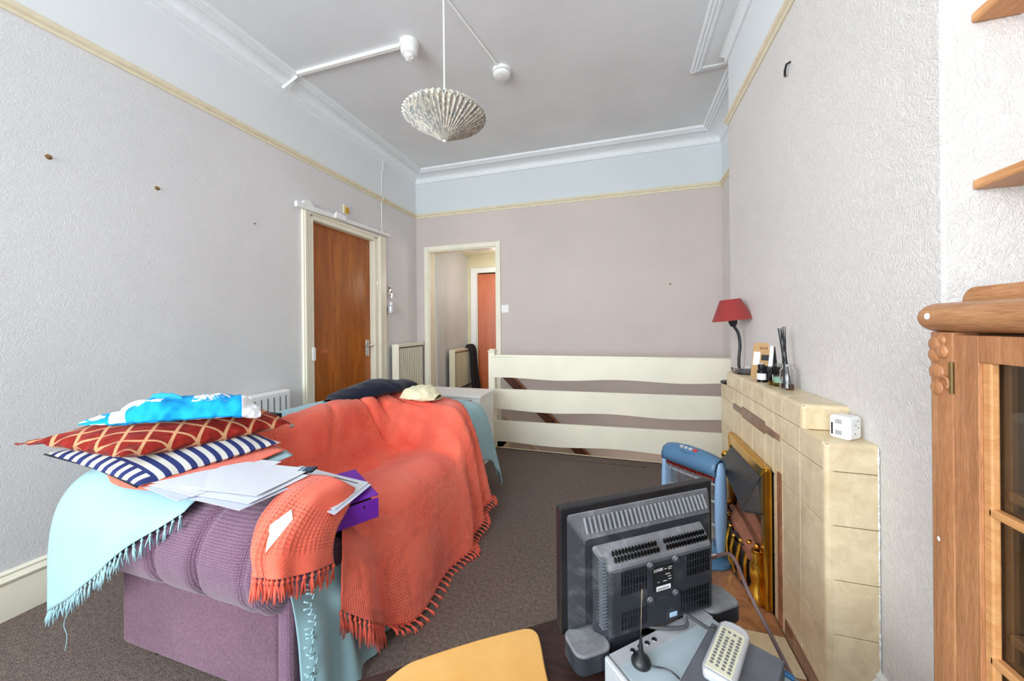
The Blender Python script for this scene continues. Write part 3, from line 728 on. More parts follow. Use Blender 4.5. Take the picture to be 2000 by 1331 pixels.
# ------------------------------------------------------------------ inset fire
f = thing('gas_fire', 'brass framed inset fire with grey hood, basket fret and logs', 'fire', (FX, 1.85, .036))
bx = FX-.032
M_yz = lambda x0: Matrix(((0, 0, 1, x0), (1, 0, 0, 0), (0, 1, 0, 0), (0, 0, 0, 1)))
b = MB()
b.prism([(1.60, .037), (1.645, .037), (1.645, .535), (1.60, .59)], 0, .03, M_yz(bx)).prism([(2.055, .037), (2.10, .037), (2.10, .59), (2.055, .535)], 0, .03, M_yz(bx)).prism([(1.60, .59), (1.645, .535), (2.055, .535), (2.10, .59)][::-1], 0, .03, M_yz(bx))
part('brass_frame', b, m_brass, f, bevel=.009, seg=3)
b = MB().box(FX+.0, XB-.014, 1.602, 1.612, .036, .57).box(FX, XB-.014, 2.088, 2.098, .036, .57).box(XB-.022, XB-.013, 1.602, 2.098, .036, .57).box(FX, XB-.014, 1.602, 2.098, .562, .572)
part('firebox', b, m_fireback, f)
# hood: sloping canopy with arched lip
n = 16; top = []; bot = []; lip = []
for k in range(n+1):
    s = k/n; y = 1.65+.40*s; arch = .045*math.sin(math.pi*s)
    top.append((bx+.012, 1.66+.38*s, .535)); bot.append((bx-.062+.0*arch, 1.635+.44*s, .405+arch*1.2)); lip.append((bx-.062, 1.635+.44*s, .397+arch*1.2))
b = MB().grid([top, bot, lip])
b.grid([[top[0], top[0]], [bot[0], (bx+.02, 1.635, .40)], [lip[0], (bx+.02, 1.635, .392)]]); b.grid([[top[-1], top[-1]], [bot[-1], (bx+.02, 2.075, .40)], [lip[-1], (bx+.02, 2.075, .392)]])
part('hood', b, m_hood, f, solid=.004)
b = MB(); b.tube(lip, .004, 8)
part('hood_lip', b, m_steel, f, smooth=True)
# basket fret
def fret_p(s, z):
    a = math.pi*(s-.5); y = 1.85+.215*math.sin(a)*(1-.12*(z < .1)); x = bx+.02-.088*math.cos(a)*(.72+.28*math.sin(math.pi*min(1, (z-.036)/.22)))
    return Vector((x, y, z))
for k in range(11):
    s = .06+.88*k/10
    zt_ = .235+.018*math.sin(k*1.2)+.05*(s-.5)**2
    pts = [fret_p(s, z) for z in (.045, .08, .12, .16, .20, zt_)]
    b = MB().tube(pts, [.010, .008, .007, .007, .008, .006], 8); b.sphere(pts[-1], .011, 8, (1, 1, .8))
    part('fret_bar', b, m_gold, f, smooth=True)
pts = [fret_p(.04+.92*k/24, .225+.006*math.sin(k*1.6)) for k in range(25)]
b = MB().tube(pts, .006, 8); b.tube([fret_p(.04+.92*k/24, .05) for k in range(25)], .009, 8)
part('fret_rail', b, m_hood, f, smooth=True)
pts = [[fret_p(.04+.92*k/24, z)+Vector((.010, 0, 0)) for z in (.045, .09, .13, .17, .2)] for k in range(25)]
part('fret_backing', MB().grid(pts), m_black, f, solid=.003, smooth='all')
for sgn, y in ((-1, 1.648), (1, 2.052)):
    b = MB().lathe([(.012, .0), (.03, .004), (.028, .05), (.018, .075), (.026, .11), (.024, .15), (.014, .175), (.02, .195), (.016, .21), (1e-5, .216)], (bx-.012, y, .037), 16)
    part('fret_end_post', b, m_gold, f, smooth=True)
def log(p, q, r):
    pts = bez([p, tuple((Vector(p)+Vector(q))/2+Vector((0, 0, .012))), q], 10); b = MB().tube(pts, [r*(.95+.12*noise.noise(Vector(x)*30)) for x in pts], 7); return b
part('log', log((bx+.0, 1.665, .215), (bx+.0, 1.99, .225), .045), m_log, f)
part('log', log((bx+.045, 1.68, .25), (bx+.05, 2.02, .255), .038), m_log, f)
part('burner_tray', MB().box(bx-.02, XB-.024, 1.64, 2.06, .04, .13), m_black, f)
part('brass_knob', MB().sphere((bx-.0, 2.13, .46), .022, 12), m_gold, f, smooth='all')

# ------------------------------------------------------------------ halogen heater on the hearth
HL, HR = Vector((.225, 2.06, 0)), Vector((.43, 1.86, 0))
hm = (HL+HR)/2
ha = math.atan2((HR-HL).y, (HR-HL).x); HWd = (HR-HL).length/2
t = thing('halogen_heater', 'blue upright electric heater with wire guard in front of the fireplace', 'heater', (hm.x, hm.y, .036), ha)
def rr_base(): 
    return MB().lathe([(1e-5, 0), (.096, 0), (.10, .008), (.096, .02), (.06, .032), (.03, .036), (1e-5, .036)], (HWd-.06, 0, 0), 30).lathe([(1e-5, 0), (.096, 0), (.10, .008), (.096, .02), (.06, .032), (1e-5, .036)], (-HWd+.07, 0, 0), 30)
part('base', rr_base(), m_blue_d, t, local=True, smooth=True)
part('neck', MB().box(-.06, HWd-.01, -.02, .02, .03, .08), m_blue_d, t, local=True, bevel=.006)
for sx in (-1, 1):
    prof = [(.018, .07), (.026, .14), (.029, .25), (.028, .36), (.022, .45), (.012, .485), (1e-5, .49)]
    part('side_pillar', MB().lathe(prof, (sx*HWd, 0, -.02), 20, Matrix.Diagonal((.75, 1.25, 1, 1))), m_blue_l, t, local=True, smooth=True, label='pale blue side pillar')
Mx = Matrix(((1, 0, 0, 0), (0, 0, 1, 0), (0, 1, 0, 0), (0, 0, 0, 1)))
part('back_shell', MB().box(-HWd+.01, HWd-.01, .02, .045, .06, .43), m_blue_d, t, local=True, bevel=.006)
part('reflector', MB().box(-HWd+.015, HWd-.015, .012, .02, .07, .42), m_steel, t, local=True)
b = MB()
n = 14; rows = []
for k in range(n+1):
    s = k/n*2-1; x = s*HWd; z = .465+.04*math.sqrt(max(0, 1-s*s*.8)); rows.append([(x, -.042, .41), (x, -.046, .44), (x, -.03, z-.012), (x, .0, z), (x, .035, z-.012), (x, .045, .43), (x, .04, .40)])
b.grid(rows)
top = part('top_housing', b, m_blue_d, t, local=True, smooth='all', solid=.003)
part('control_panel', MB().lathe([(1e-5, .0), (.06, .0), (.058, .003), (1e-5, .004)], (-.005, -.018, .492), 26, Matrix.Rotation(R(30), 4, 'X') @ Matrix.Diagonal((1, .42, 1, 1))), m_blue_d, top, local=True, smooth=True)
for k in range(4):
    part('rocker_switch', MB().box(-.046+k*.024, -.030+k*.024, -.03, -.012, .491, .503), m_red if k == 3 else m_silver2, top, local=True, bevel=.003, label='red rocker switch' if k == 3 else None)
b = MB()
for k in range(20): x = -HWd+.02+k*(2*HWd-.04)/19; b.box(x, x+.005, -.034, .0, .385, .412)
part('red_fins', b, m_element, t, local=True)
for z in (.17, .28, .36): part('quartz_tube', MB().tube([(-HWd+.02, -.004, z), (HWd-.02, -.004, z)], .006, 10), m_silver2, t, local=True, smooth=True)
b = MB()
for k in range(46): z = .07+k*.0072; b.tube([(-HWd+.015, -.034, z), (-HWd*.5, -.044, z), (0, -.047, z), (HWd*.5, -.044, z), (HWd-.015, -.034, z)], .0011, 4)
for x in (-.08, -.04, 0, .04, .08): b.tube([(x, -.048, .065), (x, -.048, .40)], .0016, 5)
part('wire_guard', b, m_mesh, t, local=True)
o = part('heater_flex', MB().tube(bez([(.47, 1.92, .30), (.50, 1.93, .22), (.50, 1.95, .12), (.47, 1.98, .045), (.42, 2.1, .042)], 24), .004), m_black, smooth=True, origin=(.47, 1.95, .05)); tag(o, 'black flex looping down behind the blue heater', 'cable')

# ------------------------------------------------------------------ mantel objects
lx, ly = .607, 2.30
t = thing('table_lamp', 'small lamp with tapered terracotta shade on a black gooseneck stem', 'lamp', (lx, ly, H2))
part('base', MB().lathe([(1e-5, H2), (.068, H2), (.072, H2+.004), (.068, H2+.012), (.02, H2+.02), (.008, H2+.03)], (lx, ly, 0), 32), m_black, t, smooth=True)
stem = bez([(lx+.02, ly, H2+.02), (lx+.022, ly, .95), (lx+.028, ly, 1.02), (lx+.02, ly, 1.09), (lx-.004, ly, 1.135)], 24)
part('stem', MB().tube(stem, .0075, 10), m_black, t, smooth=True)
hd = Matrix.Translation((lx-.004, ly, 1.135)) @ Matrix.Rotation(R(-6), 4, 'Y')
part('lamp_holder', MB().lathe([(.012, -.005), (.02, .01), (.026, .04), (.026, .055)], (0, 0, 0), 20, hd), m_black, t, smooth=True)
part('lamp_shade', MB().lathe([(.104, .03), (.104, .031), (.052, .148), (.051, .147)][1:3], (0, 0, 0), 40, hd), m_maroon, t, smooth=True, solid=.002)
# the open cone above has end caps only where radius>0: remove them
sh = bpy.data.objects['lamp_shade.001'] if 'lamp_shade.001' in bpy.data.objects else None
if sh:
    import bmesh
    bm = bmesh.new(); bm.from_mesh(sh.data); bmesh.ops.delete(bm, geom=[q for q in bm.faces if len(q.verts) > 4], context='FACES_ONLY'); bm.to_mesh(sh.data); bm.free()
t = thing('glass_ashtray', 'clear glass ashtray on the far end of the mantel', 'ashtray', (.612, 2.13, H1))
part('dish', MB().lathe([(1e-5, H1), (.055, H1), (.066, H1+.012), (.069, H1+.03), (.064, H1+.031), (.058, H1+.014), (.05, H1+.007), (1e-5, H1+.006)], (.616, 2.135, 0), 30), m_glass, t, smooth=True)
part('ash', MB().lathe([(1e-5, H1+.0065), (.045, H1+.0065), (.03, H1+.011), (1e-5, H1+.012)], (.616, 2.135, 0), 18), m_darkgrey, t, smooth=True)
# leaning card booklets
def card(name, label, cat, p, rz, lean, wd, ht, th, mat, extra=None, group=None):
    o = thing(name, label, cat, p, rz); M = Matrix.Rotation(R(lean), 4, 'X')
    part('card', MB().box(-wd/2, wd/2, 0, th, 0, ht, M), mat, o, local=True, bevel=.0008)
    if extra: extra(o, M)
    return o
def ex1(o, M):
    part('white_window', MB().box(-.036, -.008, -.0012, 0, .06, .125, M), m_label, o, local=True)
    part('black_band', MB().box(-.002, .04, -.0012, 0, .085, .112, M), m_labelk, o, local=True)
    b = MB()
    for k, (a, c) in enumerate(((0, .006), (.009, .014), (.018, .021), (.026, .032))): b.box(-.012+a, -.012+c, -.0012, 0, .138, .150, M)
    part('printed_mark', b, m_plug, o, local=True)
card('greeting_card', 'brown kraft card with white window leaning on the wall over the mantel', 'card', (.632, 1.99, H1), R(-38), -14, .082, .17, .002, m_kraft, ex1)
card('leaflet', 'white leaflet leaning behind the kraft card', 'leaflet', (.657, 1.925, H1), R(-48), -12, .045, .158, .004, m_label)
card('leaflet', 'dark edged leaflet nearest the wall behind the kraft card', 'leaflet', (.664, 1.905, H1), R(-58), -8, .04, .155, .004, m_labelk)
t = thing('dropper_bottle', 'small black bottle with white label on the mantel', 'bottle', (.592, 1.845, H1))
part('body', MB().lathe([(1e-5, H1), (.0175, H1+.001), (.0175, H1+.05), (.011, H1+.057)], (.592, 1.845, 0), 22), m_black_gloss, t, smooth=True)
part('cap', MB().lathe([(.013, H1+.056), (.014, H1+.058), (.014, H1+.078), (1e-5, H1+.079)], (.592, 1.845, 0), 20), m_black, t, smooth=True)
part('label', MB().lathe([(.0178, H1+.012), (.0178, H1+.04)], (.592, 1.845, 0), 22), m_label, t, smooth=True)
t = thing('candle_jar', 'large dark candle jar with clear rim on the mantel', 'candle', (.635, 1.86, H1))
part('jar', MB().lathe([(1e-5, H1), (.038, H1), (.04, H1+.004), (.04, H1+.068), (.038, H1+.068), (.038, H1+.055), (1e-5, H1+.055)], (.634, 1.868, 0), 30), m_black_gloss, t, smooth=True)
part('glass_rim', MB().lathe([(.039, H1+.068), (.04, H1+.082), (.037, H1+.082), (.037, H1+.068)], (.634, 1.868, 0), 30), m_glass, t, smooth=True)
t = thing('amber_dish', 'shallow amber glass dish under the mint candle', 'dish', (.628, 1.765, H1))
part('dish', MB().lathe([(1e-5, H1), (.034, H1), (.039, H1+.008), (.04, H1+.015), (.037, H1+.015), (.033, H1+.006), (1e-5, H1+.005)], (.628, 1.765, 0), 28), m_amber, t, smooth=True)
t = thing('mint_candle', 'mint green candle in clear tumbler standing in the amber dish', 'candle', (.630, 1.763, H1+.006))
part('tumbler', MB().lathe([(1e-5, H1+.006), (.024, H1+.006), (.0255, H1+.045), (.0235, H1+.045), (.0225, H1+.012), (1e-5, H1+.012)], (.630, 1.763, 0), 26), m_glass, t, smooth=True)
part('wax', MB().lathe([(1e-5, H1+.0125), (.0218, H1+.0125), (.0225, H1+.035), (1e-5, H1+.035)], (.630, 1.763, 0), 22), m_mint, t, smooth=True)
dx_, dy_ = .622, 1.665
t = thing('reed_diffuser', 'glass reed diffuser bottle with black sticks on the mantel', 'diffuser', (dx_, dy_, H1))
part('bottle', MB().lathe([(1e-5, H1), (.024, H1), (.0255, H1+.004), (.0255, H1+.075), (.018, H1+.086), (.0165, H1+.10), (.0145, H1+.10), (.0155, H1+.085), (.0235, H1+.073), (.0235, H1+.007), (1e-5, H1+.006)], (dx_, dy_, 0), 28), m_glass, t, smooth=True)
part('oil', MB().lathe([(1e-5, H1+.0065), (.0228, H1+.0075), (.0228, H1+.024), (1e-5, H1+.024)], (dx_, dy_, 0), 24), m_brownliq, t, smooth=True)
for k in range(8):
    a = k*2.4; rb = .012; tx = dx_-.012+.013*math.cos(a)*(.5+.5*(k % 3)/2); ty = dy_+.022+.013*math.sin(a)
    part('reed', MB().tube([(dx_+rb*math.cos(a+2), dy_+rb*math.sin(a+2), H1+.009), (tx, ty, H1+.235+.006*(k % 3))], .0019, 6), m_black, t, smooth=True)
t = thing('alarm_sensor', 'small white plastic sensor box on the near step of the mantel', 'sensor', (.628, 1.295, H2), R(36))
part('case', MB().box(-.03, .028, -.025, .028, .0, .068), m_plastic_w, t, local=True, bevel=.01, seg=4)
for z in (.014, .046):
    b = MB()
    for k in range(5): b.box(-.0306, -.0296, -.006, .010, z+k*.0025, z+.0012+k*.0025)
    part('vent', b, m_cable_g, t, local=True)
part('spec_label', MB().box(-.0306, -.030, .016, .020, .012, .046), m_labelk, t, local=True)
b = MB()
for p in ((.009, .044), (.018, .056), (.006, .02), (.02, .036)): b.sphere((-.012+p[0], -.0255, p[1]), .0016, 6)
part('pin_hole', b, m_key, t, local=True)

# ------------------------------------------------------------------ oak cabinet and shelves
CX, CY1, CY0 = .5, .786, -.35
t = thing('oak_cabinet', 'glazed oak bookcase with rounded cornice and carved corner in the alcove', 'cabinet', (.7, .3, 0))
b = MB().box(CX+.03, XN-.03, CY0, CY0+.02, 0, 1.13).box(CX+.03, XN-.03, CY1-.026, CY1-.006, 0, 1.13).box(XN-.045, XN-.03, CY0, CY1-.006, 0, 1.13).box(CX+.03, XN-.03, CY0, CY1-.006, .02, .06).box(CX+.03, XN-.03, CY0, CY1-.006, 1.10, 1.13)
part('carcass', b, m_oak_in, t)
pts = [(CX, CY1-.041), (CX-.002, CY1-.02), (CX-.001, CY1-.002), (CX+.004, CY1+.008), (CX+.016, CY1+.013), (CX+.04, CY1+.014), (CX+.04, CY1-.041)]
post = part('corner_post', MB().prism(pts, 0, 1.132), m_oak_v, t, bevel=.002)
b = MB()
for (yy, zz, r, q) in ((.768, 1.112, .013, 0), (.757, 1.101, .012, 0), (.770, 1.094, .012, 0), (.758, 1.119, .009, 0), (.762, 1.105, .007, 0), (.766, 1.066, .014, 1), (.766, 1.066, .008, 1), (.766, 1.04, .012, 0)):
    b.sphere((CX-.002, yy+.006, zz), r*1.05, 10, (.38, 1, 1))
b.tube(bez([(CX-.004, .758+.012*math.cos(a*.5), 1.05+.010*math.sin(a*.5)) for a in range(0, 9)], 20), .003, 6)
part('carving', b, m_oak_v, post, smooth='all')
# half round cornice
b = MB(); n = 14; prof = []
for k in range(n+1): a = R(-90+180*k/n); prof.append((-.024*math.cos(a), 1.156+.024*math.sin(a)))
rows = [[(CX+.012+x*1.15, y, z) for x, z in prof] for y in (CY0, CY1+.0)]
b.grid(rows)
rr2 = []
for j in range(9):
    ph = R(90*j/8); rr2.append([(CX+.012+x*1.15*math.cos(ph), CY1-x*.9*math.sin(ph), z) for x, z in prof])
b.grid(rr2)
b.grid([[(CX+.012, CY1-x*.9, z) for x, z in prof], [(XN-.03, CY1-x*.9, z) for x, z in prof]])
b.box(CX+.012, XN-.03, CY0, CY1, 1.132, 1.178)
part('cornice', b, m_oak, t, smooth=True, label='rounded oak cornice with a white paint spot')
part('paint_spot', MB().lathe([(1e-5, 0), (.0055, 0), (.005, .0012), (1e-5, .0015)], (CX-.0165, .768, 1.158), 12, Matrix.Rotation(R(-90), 4, 'Y')), m_white, bpy.data.objects['cornice'], smooth=True)
part('paint_fleck', MB().lathe([(1e-5, 0), (.0055, 0), (.004, .0012), (1e-5, .0015)], (CX-.0005, .772, .79), 7, Matrix.Rotation(R(-90), 4, 'Y')), m_white, post)
M_ = Matrix(((0, 0, 1, 0), (1, 0, 0, 0), (0, 1, 0, 0), (0, 0, 0, 1)))
tp = [(CY0, 1.178), (CY1-.005, 1.178)] + [(CY1-.005-.022*(1-math.cos(R(a))), 1.178+.026*math.sin(R(a))) for a in range(10, 91, 16)] + [(CY0, 1.206)]
part('top_board', MB().prism(tp, CX+.035, CX+.06, M_), m_oak, t, bevel=.002)
dr = part('door', MB().box(CX, CX+.02, CY1-.083, CY1-.0425, .04, 1.128).box(CX, CX+.02, CY0+.35, CY1-.083, 1.089, 1.128).box(CX, CX+.02, CY0+.35, CY0+.39, .04, 1.089).box(CX, CX+.02, CY0+.39, CY1-.083, .04, .12), m_oak_v, t, bevel=.001, label='oak framed glass door')
b = MB().box(CX+.004, CX+.014, CY1-.096, CY1-.083, .12, 1.089)
for z in (.868, .655, .42): b.box(CX+.004, CX+.016, CY0+.39, CY1-.09, z, z+.012)
part('glazing_bar', b, m_shelf, dr, bevel=.002)
part('glass_pane', MB().box(CX+.0155, CX+.0185, CY0+.39, CY1-.09, .12, 1.089), m_pane, dr)
part('hinge', MB().tube([(CX-.003, CY1-.042, 1.035), (CX-.003, CY1-.042, 1.085)], .0028, 8), plain('aged_brass', (112, 92, 52), .5, .6), dr, smooth=True)
part('door', MB().box(CX, CX+.02, CY0+.004, CY0+.346, .04, 1.128), m_oak_v, t, bevel=.001)
for z in (.885, .665, .40): part('shelf', MB().box(CX+.07, XN-.046, CY0+.02, CY1-.03, z-.015, z), m_shelf, t, bevel=.002)
for z, lb in ((1.787, 'upper pale wooden shelf in the alcove above the cabinet'), (1.43, 'lower pale wooden shelf in the alcove just above the cabinet')):
    o = thing('alcove_shelf', lb, 'shelf', (.86, .6, z))
    part('board', MB().box(.722, XN-.0005, .0, YB1-.0005, z, z+.022), m_shelf, o, bevel=.005)
    part('batten', MB().box(.80, XN-.001, YB1-.022, YB1-.0005, z-.0, z+.001), m_white, o)

# ------------------------------------------------------------------ dark table with its things
TZ = .42
C = Vector((.13, 1.10)); ax = Vector((-.805, -.593)); ay = Vector((.593, -.805))
tm = Matrix(((ax.x, ay.x, 0, C.x), (ax.y, ay.y, 0, C.y), (0, 0, 1, 0), (0, 0, 0, 1)))
t = thing('low_table', 'dark worn wooden low table under the television', 'table', (C.x+ax.x*.5+ay.x*.28, C.y+ax.y*.5+ay.y*.28, 0))
part('table_top', MB().box(0, 1.02, 0, .56, TZ-.025, TZ, tm), m_darktable, t, bevel=.004)
part('apron', MB().box(.05, .97, .04, .52, TZ-.09, TZ-.026, tm), m_darktable, t)
for x in (.07, .91):
    for y in (.06, .46): part('leg', MB().box(x, x+.04, y, y+.04, 0, TZ-.09, tm), m_darktable, t, bevel=.004)
# rounded pale board
pp = [(-.205, .885-.02), ]
P1 = [(-.470, .600), (-.445, .655), (-.415, .685), (-.33, .75), (-.255, .80), (-.218, .82), (-.195, .815), (-.180, .79), (-.16, .74), (-.13, .67), (-.10, .585), (-.095, .50), (-.20, .42), (-.38, .44), (-.46, .52)]
pts = bez([(x, y, 0) for x, y in P1+[P1[0]]], 90)[:-1]
b = MB().prism([(p.x, p.y) for p in pts][::-1], TZ+.0005, TZ+.014)
o = part('wooden_board', b, m_board, bevel=.003, smooth=True, origin=(-.28, .62, TZ)); tag(o, 'pale rounded wooden board lying flat on the dark table', 'board')

# television, seen from behind
tv = thing('television', 'small dusty black flat television seen from behind', 'television', (.036, .913, TZ), R(35.6))
W2, TB, TT = .2145, .052, .327
part('screen_bezel', MB().box(-W2, W2, -.012, .012, TB, TT), m_black, tv, local=True, bevel=.003)
part('screen', MB().box(-W2+.015, W2-.015, .012, .0135, TB+.035, TT-.015), m_black_gloss, tv, local=True)
def frustum(x0, x1, z0, z1, yb, i0, i1, j0, j1, yf):
    P = [(x0, yb, z0), (x1, yb, z0), (x1, yb, z1), (x0, yb, z1), (i0, yf, j0), (i1, yf, j0), (i1, yf, j1), (i0, yf, j1)]
    b = MB(); b.v = [Vector(p) for p in P]
    for q in ((0, 1, 2, 3), (7, 6, 5, 4), (0, 4, 5, 1), (1, 5, 6, 2), (2, 6, 7, 3), (3, 7, 4, 0)): b.face(q)
    return b
part('back_shell', frustum(-W2+.012, W2-.012, TB+.004, TT-.012, -.012, -W2+.045, W2-.035, TB+.03, TT-.062, -.038), m_dusty, tv, local=True, bevel=.006)
hs = part('rear_housing', frustum(-W2+.060, W2-.062, TB+.012, TT-.076, -.036, -W2+.083, W2-.072, TB+.018, TT-.112, -.078), m_dusty, tv, local=True, bevel=.006)
# vents as raised and recessed slots
b = MB()
for k in range(29):
    x = -W2+.052+k*.0118; M = Matrix.Translation((x, -.030, TT-.037)) @ Matrix.Rotation(R(-27), 4, 'X')
    b.box(-.0011, .0011, -.0045, .002, -.016, .016, M)
part('vent_slots', b, plain('worn_slot_grey', (140, 142, 146), .5), tv, local=True, label='row of upper vent slots')
b = MB()
for k in range(30):
    x = -W2+.098+k*.0085
    if 14 <= k <= 15: continue
    for r in (0, 1): b.box(x, x+.0035, -.064-r*.009, -.058-r*.009, TT-.093-r*.009, TT-.0845-r*.0085, None)
part('grille', b, m_black_gloss, hs, local=True)
def vgrid(x0, z0, n, rows, h, st=.0075):
    b = MB()
    for k in range(n):
        for r in range(rows): b.box(x0+k*st, x0+k*st+.0028, -.0795, -.077, z0+r*(h+.003), z0+r*(h+.003)+h)
    part('rear_slots', b, m_black_gloss, hs, local=True)
vgrid(-.106, .158, 9, 3, .014); vgrid(-.106, .085, 9, 3, .010); vgrid(.068, .160, 9, 3, .014); vgrid(.050, .082, 11, 3, .014)
b = MB()
for k in range(21): b.box(-W2+.0665, -W2+.0775, -.072, -.056, TB+.04+k*.0070, TB+.0418+k*.0070, None)
part('side_louvres', b, plain('worn_louvre_grey', (112, 118, 126), .5), hs, local=True)
for x, z in ((-.034, .205), (.034, .205), (-.034, .130), (.034, .130)):
    b = MB().lathe([(.0085, 0), (.0085, .004), (.006, .005), (.006, .008), (1e-5, .0085)], (x, -.078, z), 16, Matrix.Rotation(R(90), 4, 'X'))
    part('screw_boss', b, m_dusty, hs, local=True, smooth=True)
lb = part('rating_label', MB().box(-.026, .027, -.0796, -.078, .148, .198), m_labelk, hs, local=True, label='black rating label with brand lettering')
part('barcode_label', MB().box(-.018, .02, -.0800, -.0796, .146, .156), m_label, hs, local=True)
b = MB()
for k in range(16): b.box(-.015+k*.002, -.0142+k*.002, -.0803, -.0800, .148, .152)
part('barcode', b, m_labelk, lb, local=True) if False else part('barcode_lines', b, m_labelk, hs, local=True)
part('sticker', MB().box(.018, .038, -.0802, -.078, .080, .090), m_ltblue, hs, local=True, bevel=.001)
def text(name, s, size, M, mat, parent):
    c = bpy.data.curves.new(name, 'FONT'); c.body = s; c.size = size; c.extrude = .0002; c.align_x = 'LEFT'
    o = bpy.data.objects.new(name, c); COL.objects.link(o)
    dg = bpy.context.evaluated_depsgraph_get(); me = bpy.data.meshes.new_from_object(o.evaluated_get(dg)); COL.objects.unlink(o); bpy.data.objects.remove(o)
    for v in me.vertices: v.co = M @ v.co
    ob = bpy.data.objects.new(name, me); COL.objects.link(ob); me.materials.clear(); me.materials.append(mat); ob.parent = parent; WM[ob.name] = WM[parent.name]; return ob
tmx = lambda x, y, z: Matrix.Translation((x, y, z)) @ Matrix.Rotation(R(90), 4, 'X')
text('lettering', 'LOGIK', .0085, tmx(-.0245, -.0798, .189), m_label, hs)
b = MB()
for k, (x, z, w_) in enumerate(((.004, .19, .006), (.014, .192, .011), (.014, .188, .009), (.006, .178, .013), (.0, .164, .01), (-.014, .164, .004), (.013, .172, .009), (.014, .166, .009))): b.box(x, x+w_, -.0798, -.0796, z, z+.002)
part('fine_print', b, m_silver2, hs, local=True)
# lower chin, ears, stand
b = MB().box(-W2+.083, -.052, -.07, -.012, TB-.032, TB+.022).box(.06, W2-.09, -.06, -.012, TB-.005, TB+.02).box(-.052, .06, -.03, -.012, TB-.002, TB+.02)
part('lower_housing', b, m_dusty, tv, local=True, bevel=.004)
for sx, x0, x1 in ((-1, -W2-.0, -W2+.084), (1, W2-.088, W2+.012)):
    pts = rrect(x1-x0, .075, .022, 5, (x0+x1)/2, -.0495)
    part('speaker_pod', MB().prism(pts, TB-.03, TB+.012), m_dusty, tv, local=True, bevel=.004, smooth=True, label='dust covered rear speaker pod')
b = MB().lathe([(1e-5, 0), (.0105, 0), (.0105, .0012), (1e-5, .0012)], (.085, -.0612, TB+.007), 20, Matrix.Rotation(R(90), 4, 'X'))
part('round_sticker', b, m_teal, tv, local=True, smooth=True)
part('stand_neck', MB().lathe([(.024, .0), (.022, .02), (.022, .07)], (0, -.018, .012), 24, Matrix.Diagonal((1, .8, 1, 1))), m_black_gloss, tv, local=True, smooth=True)
part('stand_base', MB().prism(rrect(.28, .17, .02, 5, .0, .01), 0.0005, .014), m_dusty, tv, local=True, bevel=.005, smooth=True)
b = MB().tube([(W2-.07, -.05, .165), (W2-.052, -.05, .165)], .0075, 12).tube([(W2-.052, -.05, .165), (W2-.035, -.052, .165)], .0065, 12)
part('aerial_plug', b, m_steel, tv, local=True, smooth=True)
def tvp(x, y, z): return tuple(WM['television'] @ Vector((x, y, z)))
o = part('aerial_cable', MB().tube(bez([tvp(W2-.036, -.052, .165), tvp(W2+.01, -.06, .16), (.27, .93, .54), (.31, .88, .46), (.33, .84, .41), (.37, .84, .25), (.40, .93, .04)], 50), .0042), m_cable_b, smooth=True, origin=tvp(W2, -.05, .165))
tag(o, 'brown aerial cable arching from the television towards the hearth', 'cable')
o = part('video_cable', MB().tube(bez([tvp(-.045, -.03, .055), tvp(-.02, -.07, .062), tvp(.04, -.10, .07), (.13, .87, .505), (.168, .835, .512), (.18, .825, .522)], 40), .0038), m_cable_g, smooth=True, origin=tvp(0, -.07, .06))
tag(o, 'grey cable from under the television into the dark box', 'cable')
# silver player
ang = math.atan2(.936-.753, .172+.03)
t = thing('disc_player', 'dusty silver video player on the dark table behind the television', 'video player', (-.03, .753, TZ), ang)
part('case', MB().box(0, .275, -.19, 0, .004, .058), m_silver, t, local=True, bevel=.004)
part('front_bezel', MB().box(-.012, 0, -.192, .002, .004, .060), m_silver2, t, local=True, bevel=.005)
part('rear_step', MB().box(0, .275, -.03, .0005, .058, .0586), m_silver2, t, local=True)
b = MB()
for k in range(4): b.lathe([(1e-5, 0), (.006, 0), (.005, .001), (1e-5, .0012)], (.05+.02*k, -.014, .0586), 12)
part('screw_head', b, m_steel, t, local=True, smooth=True)
for x in (.03, .25):
    for y in (-.16, -.03): part('foot', MB().lathe([(.012, 0), (.012, .004)], (x, y, 0), 12), m_black, t, local=True)
pz = TZ+.0592
# dark set top box lying across it
sb = Matrix.Translation((.162, .846, pz)) @ Matrix.Rotation(math.atan2(.684-.846, .073-.162), 4, 'Z')
t = thing('set_top_box', 'dark grey set top box lying across the silver player', 'set top box', (.178, .852, pz), math.atan2(.684-.846, .073-.162))
part('case', MB().box(-.0, .23, -.0, .125, .001, .036), m_darkgrey, t, local=True, bevel=.003)
part('edge_trim', MB().box(-.0, .23, -.0012, .001, .004, .032), m_silver2, t, local=True)
# remote control
ra = math.atan2(.812-.69, .186-.12)
t = thing('remote_control', 'silver remote control with cream keypad lying on the dark box', 'remote control', (.212, .822, pz+.0365), R(64))
pts = [(-.135, -.022), (-.12, -.027), (0, -.027), (.012, -.020), (.017, -.008), (.017, .008), (.012, .020), (0, .027), (-.12, .027), (-.135, .022)]
part('body', MB().prism(pts, 0, .018), m_silver2, t, local=True, bevel=.005, smooth=True)
kp = part('keypad', MB().prism([(-.125, -.021), (-.012, -.021), (-.008, -.012), (-.006, 0), (-.008, .012), (-.012, .021), (-.125, .021)], .018, .0188), m_keypad, t, local=True)
for r in range(12):
    for c in range(4):
        if r < 3 and c in (1, 2) and r == 1: continue
        part('button', MB().sphere((-.022-r*.0085+.0012*c, -.0145+c*.0095, .0192), .0022, 6, (1.0, 1.35, .9)), m_key, kp, local=True, smooth='all')
